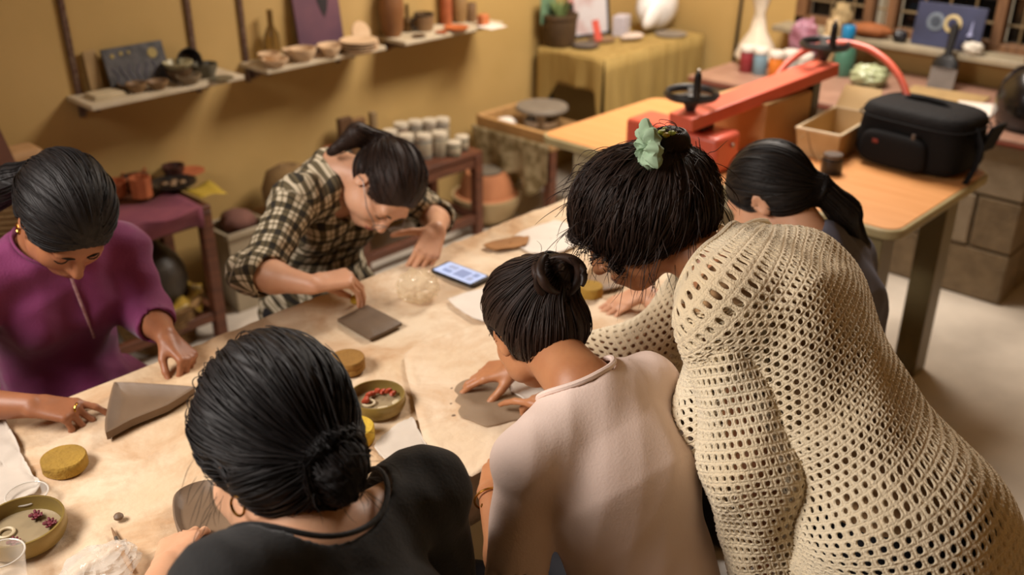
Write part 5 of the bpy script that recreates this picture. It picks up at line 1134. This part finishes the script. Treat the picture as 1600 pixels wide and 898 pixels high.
hp += [el(hd+R@(V(0, .135, -.055)*sc), (.085, .094, .118), R, .01, 1)]+[el(hd+R@(V(s*.10, .03, -.045)*sc), (.03, .034, .045), R, .01, 1) for s in (-1, 1)]
o = make_hair(root, hp, tgt, H_black, 7, nst=1100, amp=.0035, h=.005, step=.014, steps=18, wave=13, messy=.0032)
rg = np.random.default_rng(5); S = hd+(R@(np.stack([-.085+rg.normal(size=26)*.004, .045+rg.normal(size=26)*.02, -.02+rg.normal(size=26)*.02])*sc)).T
flyaway(root, S[:14], np.tile(V(-.5, .2, -.6), (14, 1))+rg.normal(size=(14, 3))*.25, .06, H_black, 8, o, curl=.008, r=.0005)
S = t2+rg.normal(size=(26, 3))*.018; flyaway(root, S, (S-t2)+V(.02, -.01, -.02), .05, H_black, 9, o, curl=.015, r=.0005)
legs(root, pel, V(0, 1, 0), V(1, 0, 0), thigh=.40); stool(pel[0], pel[1], .44, 'wooden stool under the person in the black shirt')

# ------------------------------------------------------------ person in the pale pink shirt, seen from behind
pel = V(1.10, .66, .54); c7 = V(1.115, .885, 1.015); shL = V(.96, .875, .955); shR = V(1.265, .865, .965)
hd = AY(834, 510, 1.07); R = head_frame((.28, .78, -.5), (.1, .6, .8)); sc = .95
wL = AZ(768, 772, .775); wR = AZ(892, 640, .815)
root, fr, A, lo = basics('person in a pale pink shirt with hair bun facing the clay slab', pel, c7, shR, shL, hd, R, sc,
    dict(L=dict(wrist=wL, pole=(-.4, -.6, -.9), elbow=AZ(806, 912, .735), l1=.265, l2=.225, dir=AZ(792, 705, .785)-wL, palm=(.5, .1, -1), hand=dict(curl=(.25, .3, .2), thumb=(.8, .5, .2, .2))),
         R=dict(wrist=wR, pole=(1, -.4, -.7), l1=.265, l2=.225, dir=AZ(838, 622, .81)-wR, palm=(-.1, .2, -1), hand=dict(fingers=[(.15, .25, .15), (.8, .9, .5), (1.0, 1.0, .5), (1.1, 1.0, .5)], thumb=(.8, .35, .55, .1)))), SK_mid, LP_l)
SP, _ = torso_prims(pel, c7, shR, shL, g=.006); cuts = []
for s, fc in (('R', .7), ('L', .97)):
    p, (en, d, r) = sleeve(A[s]['sh'], A[s]['e'], A[s]['w'], .052, .055, fc, k=.014); SP += p; cuts.append(cuff_cut(en, d, r))
up, rt_, fw_ = fr['up'], fr['right'], fr['fwd']
SP += [rc(pel+V(0, 0, -.06), pel+V(0, .05, 0), .165, .155, .05)]
SP += [el(c7+up*.055+fw_*.03, (.085, .085, .070), np.stack([rt_, fw_, up], 1), .008, 1)]+cuts
M_pink = mat('pale_pink_cotton', 'e9d3c7', .85, scale=4, color2='e0c6b8', bump=.1, bscale=240, sheen=.1)
sh_ = garment(root, 'pink_shirt', SP, M_pink, .0055, folds(41, .0022, (.09, .22), 7))
neckband(root, SP, [p for p in SP if p['op'] == 1][0], M_pink, sh_, .0055)
obj('bracelet', ringtube(A['L']['w']-A['L']['d']*.012-lo, A['L']['w']-A['L']['e'], .0285, .0022), M_gold, root); obj('bracelet_charm', MB().ell(A['L']['w']-A['L']['d']*.012+V(-.026, -.01, .004)-lo, (.006, .006, .006), 8), M_gold, root)
nk = head = hd+R@(V(0, -.03, -.10)*sc)
tgt = hd+R@(V(.02, -.085, .075)*sc)
hp = hair_cap(hd, R, sc, .013)+[el(tgt+R@V(0, .0, .0), (.055, .045, .048), R, .02), el(tgt+R@V(.015, -.02, .01), (.03, .03, .03), R, .008), el(hd+R@(V(.01, -.075, -.01)*sc), (.06, .04, .05), R, .025)]
o = make_hair(root, hp, tgt, H_brown, 12, nst=520, amp=.0022)
pts = []
for k in range(7):  # twisted rolls of the bun
    a0 = k*.9; cc = tgt+R@V(0, -.012, .004)
    pa = np.array([cc+R@V((.045-.012*u)*math.cos(a0+u*2.6), -.018+.03*math.sin(a0*2+u*2), (.04-.01*u)*math.sin(a0+u*2.6)) for u in np.linspace(0, 1, 16)]); pts.append(pa)
V_, Qs, at = tubes(np.array(pts), np.full(7, .009), 8); fast_obj('bun_twists', V_-lo, Qs, H_brown, o, attr=at)
obj('hair_clip', MB().ell(tgt+R@V(.01, -.05, .015)-lo, (.012, .006, .008), 10), mat('clip_shiny', '3a302c', .1, metal=.5), o)
rg = np.random.default_rng(15); S = tgt+rg.normal(size=(36, 3))*.02; flyaway(root, S, (S-hd), .045, H_brown, 16, o, curl=.012, sag=.3, r=.0005)
legs(root, pel, V(0, 1, 0), V(1, 0, 0), thigh=.40); stool(pel[0], pel[1], .44, 'wooden stool under the person in the pale pink shirt')

# ------------------------------------------------------------ person with the dark ponytail at the far near side
pel = V(1.93, .78, .54); c7 = V(1.98, .93, 1.0); shL = V(1.83, .96, .94); shR = V(2.10, .90, .93)
hd = AY(1203, 306, 1.05); R = head_frame((-.1, .75, -.55), (-.05, .58, .8)); sc = .96
wL = AZ(1010, 455, .80); wR = V(2.2, 1.22, .79)
root, fr, A, lo = basics('person with long black ponytail and grey blue top beyond the knitted sweater', pel, c7, shR, shL, hd, R, sc,
    dict(L=dict(wrist=wL, pole=(-.3, -.6, -.8), dir=AZ(975, 470, .785)-wL, palm=(0, 0, -1), hand=dict(curl=(.3, .35, .2))), R=dict(wrist=wR, pole=(1, -.3, -.6), dir=(-.3, .8, 0), palm=(0, 0, -1))), SK_light, LP_l, hbody=.0045)
SP, _ = torso_prims(pel, c7, shR, shL, g=.010); cuts = []
for s in 'RL':
    p, (en, d, r) = sleeve(A[s]['sh'], A[s]['e'], A[s]['w'], .060, .056, .9); SP += p; cuts.append(cuff_cut(en, d, r))
SP += [rc(pel+V(0, 0, -.05), pel+V(0, .05, 0), .17, .16, .05), el(c7+V(-.03, .05, .06), (.07, .08, .06), None, .008, 1)]+cuts
garment(root, 'grey_blue_top', SP, mat('grey_blue_cotton', '6a6a78', .85, scale=5, color2='5a5a68'), .007, folds(51, .003, (.06, .15), 7))
tgt = hd+R@(V(.02, -.112, -.03)*sc); t2 = tgt+V(.05, -.045, -.06); t3 = t2+V(.05, -.03, -.10)
hp = hair_cap(hd, R, sc, .010)+[rc(tgt, t2, .028, .032, .02), rc(t2, t3, .032, .022, .02), rc(t3, t3+V(.0, -.01, -.07), .022, .006, .02)]
make_hair(root, hp, tgt, H_soft, 22, nst=420, amp=.0014)
legs(root, pel, V(0, 1, 0), V(1, 0, 0), thigh=.40); stool(pel[0], pel[1], .44, 'wooden stool under the person with the long ponytail')
# ------------------------------------------------------------ person in the openwork cream sweater, leaning over
pel = V(1.34, .42, .88); c7 = AY(1143, 428, .80); shL = AY(1132, 492, .725); shR = c7*2-shL+V(.05, .03, -.05)
hd = AY(990, 345, .985); R = head_frame((-.58, .50, -.64), (-.25, .55, .80)); sc = .95
wR = AZ(815, 572, .82); wL = AZ(1212, 905, .74)
root, fr, A, lo = basics('person in a cream openwork knitted sweater leaning over the table', pel, c7, shR, shL, hd, R, sc,
    dict(R=dict(wrist=wR, pole=(.2, -.2, -1), l1=.30, l2=.265, dir=AZ(760, 582, .80)-wR, palm=(.0, .1, -1), hand=dict(fingers=[(.25, .3, .2), (.35, .45, .25), (.45, .5, .3), (.5, .5, .3)], spread=.09, thumb=(.7, .6, .45, .15))),
         L=dict(wrist=wL, pole=(-.3, -.6, 0), elbow=(shL+wL)/2+V(-.03, -.03, 0), l1=.29, l2=.27, palm=(1, .2, 0), hand=dict(curl=(.3, .4, .2)))), SK_mid, LP_d)
face_bits(root, hd, R, sc, H_brown)
up, rt_, fw_ = fr['up'], fr['right'], fr['fwd']
cm, _ = torso_prims(pel, c7, shR, shL, g=-.004)
cm += [el(c7+up*.075+fw_*.03, (.11, .10, .10), np.stack([rt_, fw_, up], 1), .008, 1)]
garment(root, 'undershirt', cm, mat('tan_undershirt', 'b48c60', .9), .008)
M_knit = mat('cream_yarn', 'f3e4c6', .85, scale=5, color2='e8d3ae', bump=.5, bscale=330, sheen=.2)
# sweater surfaces: tubes of open lace cells wrapped onto the body
nd = nrm(hd+R@(V(0, -.03, -.05)*sc)-c7); SW, _ = torso_prims(pel, c7, shR, shL, g=.026, wide=1.05)
SW += [el(pel+(c7-pel)*.72+rt_*.12-fw_*.04, (.135, .12, .13), None, .06)]
SW += [el(pel+(c7-pel)*.62+fw_*.10-V(0, 0, .05), (.15, .11, .13), None, .08), rc(pel-V(0, 0, .05), pel-V(0, 0, .16), .185, .195, .06), rc(c7-up*.03, c7+nd*.06, .068, .056, .04)]
def cast(prims, A0, D, r0=.42):
    r = np.full(A0.shape[:-1], r0)
    for _ in range(40): r -= .7*evalp(prims, A0+D*r[..., None])
    return A0+D*np.clip(r, .02, r0)[..., None]
def lace(name, axis, e1, e2, prims, cell, hole, m, parent, seed=1, bands=(), u0=0.0, u1=2*PI, rowf=1.0, wob=.0012):
    """axis: polyline (K,3); e1,e2: section directions at each axis point; builds yarn around every hole"""
    rg = np.random.default_rng(seed); axis = np.asarray(axis, float); L = np.concatenate([[0], np.cumsum(np.linalg.norm(np.diff(axis, axis=0), axis=1))]); n_rows = int(L[-1]/(cell*rowf))
    vs_ = np.linspace(0, L[-1], n_rows*4+1); ip = lambda M: np.stack([np.interp(vs_, L, np.asarray(M)[:, k]) for k in range(3)], 1)
    Ax, E1, E2 = ip(axis), ip(e1), ip(e2); E1 /= np.linalg.norm(E1, axis=1)[:, None]; E2 = E2-E1*np.sum(E1*E2, 1)[:, None]; E2 /= np.linalg.norm(E2, axis=1)[:, None]
    # circumference at mid length fixes the cell count
    th = np.linspace(u0, u1, 200); mid = len(vs_)//2; ring = cast(prims, np.repeat(Ax[mid][None], 200, 0), np.cos(th)[:, None]*E1[mid]+np.sin(th)[:, None]*E2[mid]); nc = max(8, int(np.linalg.norm(np.diff(ring, axis=0), axis=1).sum()/cell))
    NU = nc*4; th = np.linspace(u0, u1, NU+1); D = np.cos(th)[None, :, None]*E1[:, None]+np.sin(th)[None, :, None]*E2[:, None]
    S = cast(prims, np.repeat(Ax[:, None], NU+1, 1), D)
    for _ in range(4): S[1:-1, 1:-1] = (S[1:-1, 1:-1]*2+S[:-2, 1:-1]+S[2:, 1:-1]+S[1:-1, :-2]+S[1:-1, 2:])/6
    if abs(u1-u0-2*PI) < 1e-6: S[:, 0] = S[:, -1] = (S[:, 0]+S[:, -1])/2
    Nn = np.cross(np.gradient(S, axis=1), np.gradient(S, axis=0)); Nn /= np.linalg.norm(Nn, axis=2, keepdims=True)+1e-9
    if np.mean(np.sum(Nn*D, 2)) < 0: Nn = -Nn
    S = S+Nn*(.004*np.sin(np.linspace(0, 1, S.shape[0])*23+seed)[:, None]*np.sin(th*5+seed)[None, :])[..., None]
    def at(v, u):  # bilinear in grid coordinates
        v = np.clip(v, 0, S.shape[0]-1.001); u = np.clip(u, 0, S.shape[1]-1.001); i = v.astype(int); j = u.astype(int); a = (v-i)[..., None]; b = (u-j)[..., None]
        f = lambda G: G[i, j]*(1-a)*(1-b)+G[i+1, j]*a*(1-b)+G[i, j+1]*(1-a)*b+G[i+1, j+1]*a*b
        return f(S), f(Nn)
    Vv, Uu = np.meshgrid(np.arange(n_rows), np.arange(nc), indexing='ij'); Vv = Vv.ravel(); Uu = Uu.ravel()
    sq = [(-1, -1), (-.33, -1), (.33, -1), (1, -1), (1, -.33), (1, .33), (1, 1), (.33, 1), (-.33, 1), (-1, 1), (-1, .33), (-1, -.33)]; sq = np.array(sq)
    ang = np.arctan2(sq[:, 1], sq[:, 0]); ci = np.stack([np.cos(ang), np.sin(ang)], 1)
    hs = np.full(len(Vv), hole); small = np.zeros(len(Vv), bool)
    for b0, b1 in bands:
        q = (Vv/n_rows > b0) & (Vv/n_rows < b1); hs[q] = hole*.62; small |= q
    hs = hs*rg.uniform(.75, 1.15, len(hs)); cu = Uu+.5+.5*(Vv % 2); cv = Vv+.5
    R_ = []
    for kind in range(3):
        if kind == 0: o = sq[None]*np.ones((len(hs), 1, 1)); o = o*np.array([1.0, 1.0]); dz = .0
        elif kind == 1: o = ci[None]*(hs*.5+.5)[:, None, None]*np.array([.86, .86]); dz = .0028
        else: o = ci[None]*hs[:, None, None]*np.array([.8, 1.0]); dz = -.0012
        Pp, Np = at((cv[:, None]+o[..., 1]*.5)*4, ((cu[:, None]+o[..., 0]*.5)*4) % NU); R_.append(Pp+Np*(dz+rg.normal(size=(len(hs), 12, 1))*wob*.35*(kind > 0)))
    C = len(hs); Vt = np.concatenate([r.reshape(-1, 3) for r in R_]); base = np.arange(C)[:, None]*12; k = np.arange(12)[None]; k1 = (k+1) % 12; Q = []
    for a in range(2):
        o0, o1 = a*C*12, (a+1)*C*12; Q.append(np.stack([o0+base+k, o0+base+k1, o1+base+k1, o1+base+k], -1).reshape(-1, 4))
    return fast_obj(name, Vt-np.array(parent.location), np.concatenate(Q), m, parent), S, Nn
hem = pel-V(0, 0, .17)
ax_ = [hem, pel-V(0, 0, .03), pel+(c7-pel)*.3-fw_*.01, pel+(c7-pel)*.6-fw_*.02, pel+(c7-pel)*.85-fw_*.02, c7-up*.015, c7+nd*.04]
hz = nrm(V(rt_[0], rt_[1], 0))
sw, S_t, N_t = lace('sweater', ax_, [hz, hz, rt_, rt_, rt_, rt_, rt_-nd*(rt_@nd)], [np.cross(V(0, 0, 1), hz), np.cross(V(0, 0, 1), hz)*.8+fw_*.2, fw_, fw_, fw_, fw_*.8+np.cross(nd, rt_)*.2, np.cross(nd, rt_)], SW, .0165, .62, M_knit, root, 3, bands=((.0, .05), (.2, .28), (.52, .62)), rowf=.82)
for s, r0, r1, r2 in (('L', .067, .079, .074), ('R', .064, .064, .055)):
    a, e, w_ = A[s]['sh'], A[s]['e'], A[s]['w']; start = c7-up*.02+(a-c7)*.45
    SL = [rc(start, a, .035, r0-.004, .04), rc(a, e, r0, r1, .05), rc(e, w_, r1, r2, .05)]
    d0 = nrm(e-a); s1 = nrm(np.cross(d0, V(.2, .9, .1))); s2 = np.cross(d0, s1)
    pts_ = [a+(start-a)*.75, a, (a+e)/2, e, (e+w_)/2, w_-nrm(w_-e)*.01]
    lace('sweater_sleeve', pts_, [s1]*6, [s2]*6, SL, .0135, .58, M_knit, root, 5 if s == 'L' else 6, rowf=1.2)
# neckband and hem fringe
nb = S_t[-1]; obj('neckband', MB().tube(nb-lo, .006, 8), M_knit, sw)
rg = np.random.default_rng(3); S = S_t[0][::6]; flyaway(root, S, np.tile(V(0, 0, -1), (len(S), 1))+rg.normal(size=(len(S), 3))*.12, .07, M_knit, 4, sw, curl=.006, r=.0016, sag=.1)
# curly hair
cc = hd+R@(V(0, -.02, .035)*sc); bun = AY(1047, 224, .948)
hp = hair_cap(hd, R, sc, .014, frontz=-.0)+[el(cc+R@V(0, -.025, -.03), (.115, .128, .088), R, .04), el(hd+R@(V(0, -.085, -.05)*sc), (.085, .06, .05), R, .03), el(bun, (.031, .031, .031), None, .008)]
hp += [el(hd+R@(V(0, .145, -.06)*sc), (.10, .094, .118), R, .012, 1)]
o = make_hair(root, hp, bun, H_brown, 31, nst=0, amp=.004, wave=11)
P_, Q_ = surfnets(hp, .01); rg = np.random.default_rng(8)
def locks(N, Ls, r, amp, seed, off):
    rg = np.random.default_rng(seed); Sx = P_[rg.choice(len(P_), N)]; T_ = 20; out = [Sx.copy()]; p = Sx.copy()
    for i in range(T_-1):
        g = gradp(hp, p); d = (p-bun); d = d/(np.linalg.norm(d, axis=1, keepdims=True)+1e-9)+np.array([-.12, .1, -.3]); d = d-g*np.sum(g*d, 1, keepdims=True)*.92; d /= np.linalg.norm(d, axis=1, keepdims=True)+1e-9
        p = p+d*(Ls/T_); f = evalp(hp, p); p = p-gradp(hp, p)*np.clip(f-off, -.02, .004)[:, None]; out.append(p.copy())
    pa = np.stack(out, 1); ok = np.linalg.norm(pa[:, -1]-pa[:, 0], axis=1) > .5*Ls; pa = pa[ok]; N = len(pa); t_ = np.linspace(0, 1, T_)[None, :, None]; ph = rg.uniform(0, 6.28, (N, 1, 1)); fq = rg.uniform(5, 11, (N, 1, 1)); g = gradp(hp, pa.reshape(-1, 3)).reshape(pa.shape); tn = np.gradient(pa, axis=1); tn /= np.linalg.norm(tn, axis=2, keepdims=True)+1e-9; sd = np.cross(g, tn)
    pa = pa+amp*t_**.7*(np.sin(fq*t_+ph)*sd+.6*np.cos(fq*t_+ph)*g); V_, Qs, at_ = tubes(pa, rg.uniform(*r, N), 4 if r[1] > .002 else 3); return fast_obj('hair_strands', V_-lo, Qs, H_brown, o, attr=at_)
locks(700, .20, (.0012, .003), .010, 41, .002); locks(1300, .21, (.0005, .001), .013, 42, .004)
S = P_[rg.choice(len(P_), 260)]; flyaway(root, S, gradp(hp, S)*.7+V(-.3, .25, -.4), .06, H_brown, 43, o, curl=.016, sag=.6, r=.0008)
# bun hair, scrunchie
fast_obj('bun', *(lambda a: (a[0]-lo, a[1]))(tubes(np.array([[bun+.031*V(math.cos(a0+u*4)*math.cos(u*1.3-.6), math.sin(a0+u*4)*math.cos(u*1.3-.6), math.sin(u*1.8-.9)) for u in np.linspace(0, 1, 16)] for a0 in np.linspace(0, 6.28, 26)]), np.full(26, .006), 5)[:2]), H_brown, o)
bx = nrm(_rt*.9+_up*.15+_fw*.2); a_ = nrm(np.cross(bx, _fw)); b_ = np.cross(bx, a_); sc_c = AY(1013, 230, .945)
fz = []
for i in range(72):
    q = 2*PI*i/72; row = []
    for k in range(14):
        w2 = 2*PI*k/14; rr = .024+.017*math.cos(w2)*(1+.35*math.sin(q*8)+.2*math.sin(q*3+1)); row.append(sc_c+rr*(math.cos(q)*a_+math.sin(q)*b_)+bx*(.013*math.sin(w2)*(1+.35*math.sin(q*9+k))))
    fz.append(row)
fz.append(fz[0]); fz = np.array(fz); fz = np.concatenate([fz, fz[:, :1]], 1)
t = tag(obj('scrunchie', MB().surf(fz-np.mean(fz, axis=(0, 1))), mat('mint_fabric', 'a5bfa0', .8, scale=20, color2='8faa8a'), loc=tuple(np.mean(fz, axis=(0, 1)))), 'mint green scrunchie around the small bun of curly hair', 'scrunchie')
ft = thing('hair_flower', 'yellow green fabric flower clipped on top of the bun', 'hair clip', tuple(AY(1043, 208, .945)))
for k in range(7): obj('petal', MB().ell((.011*math.cos(k*.9), .011*math.sin(k*.9), .003*(k % 2)), (.009, .007, .005), 8, wob=.1), mat('petal_lime', '9aa33c', .6) if k % 2 else mat('petal_yellow', 'c4a63a', .6), ft)
legs(root, pel, nrm(V(fw_[0], fw_[1], 0)), hz, stand=True)
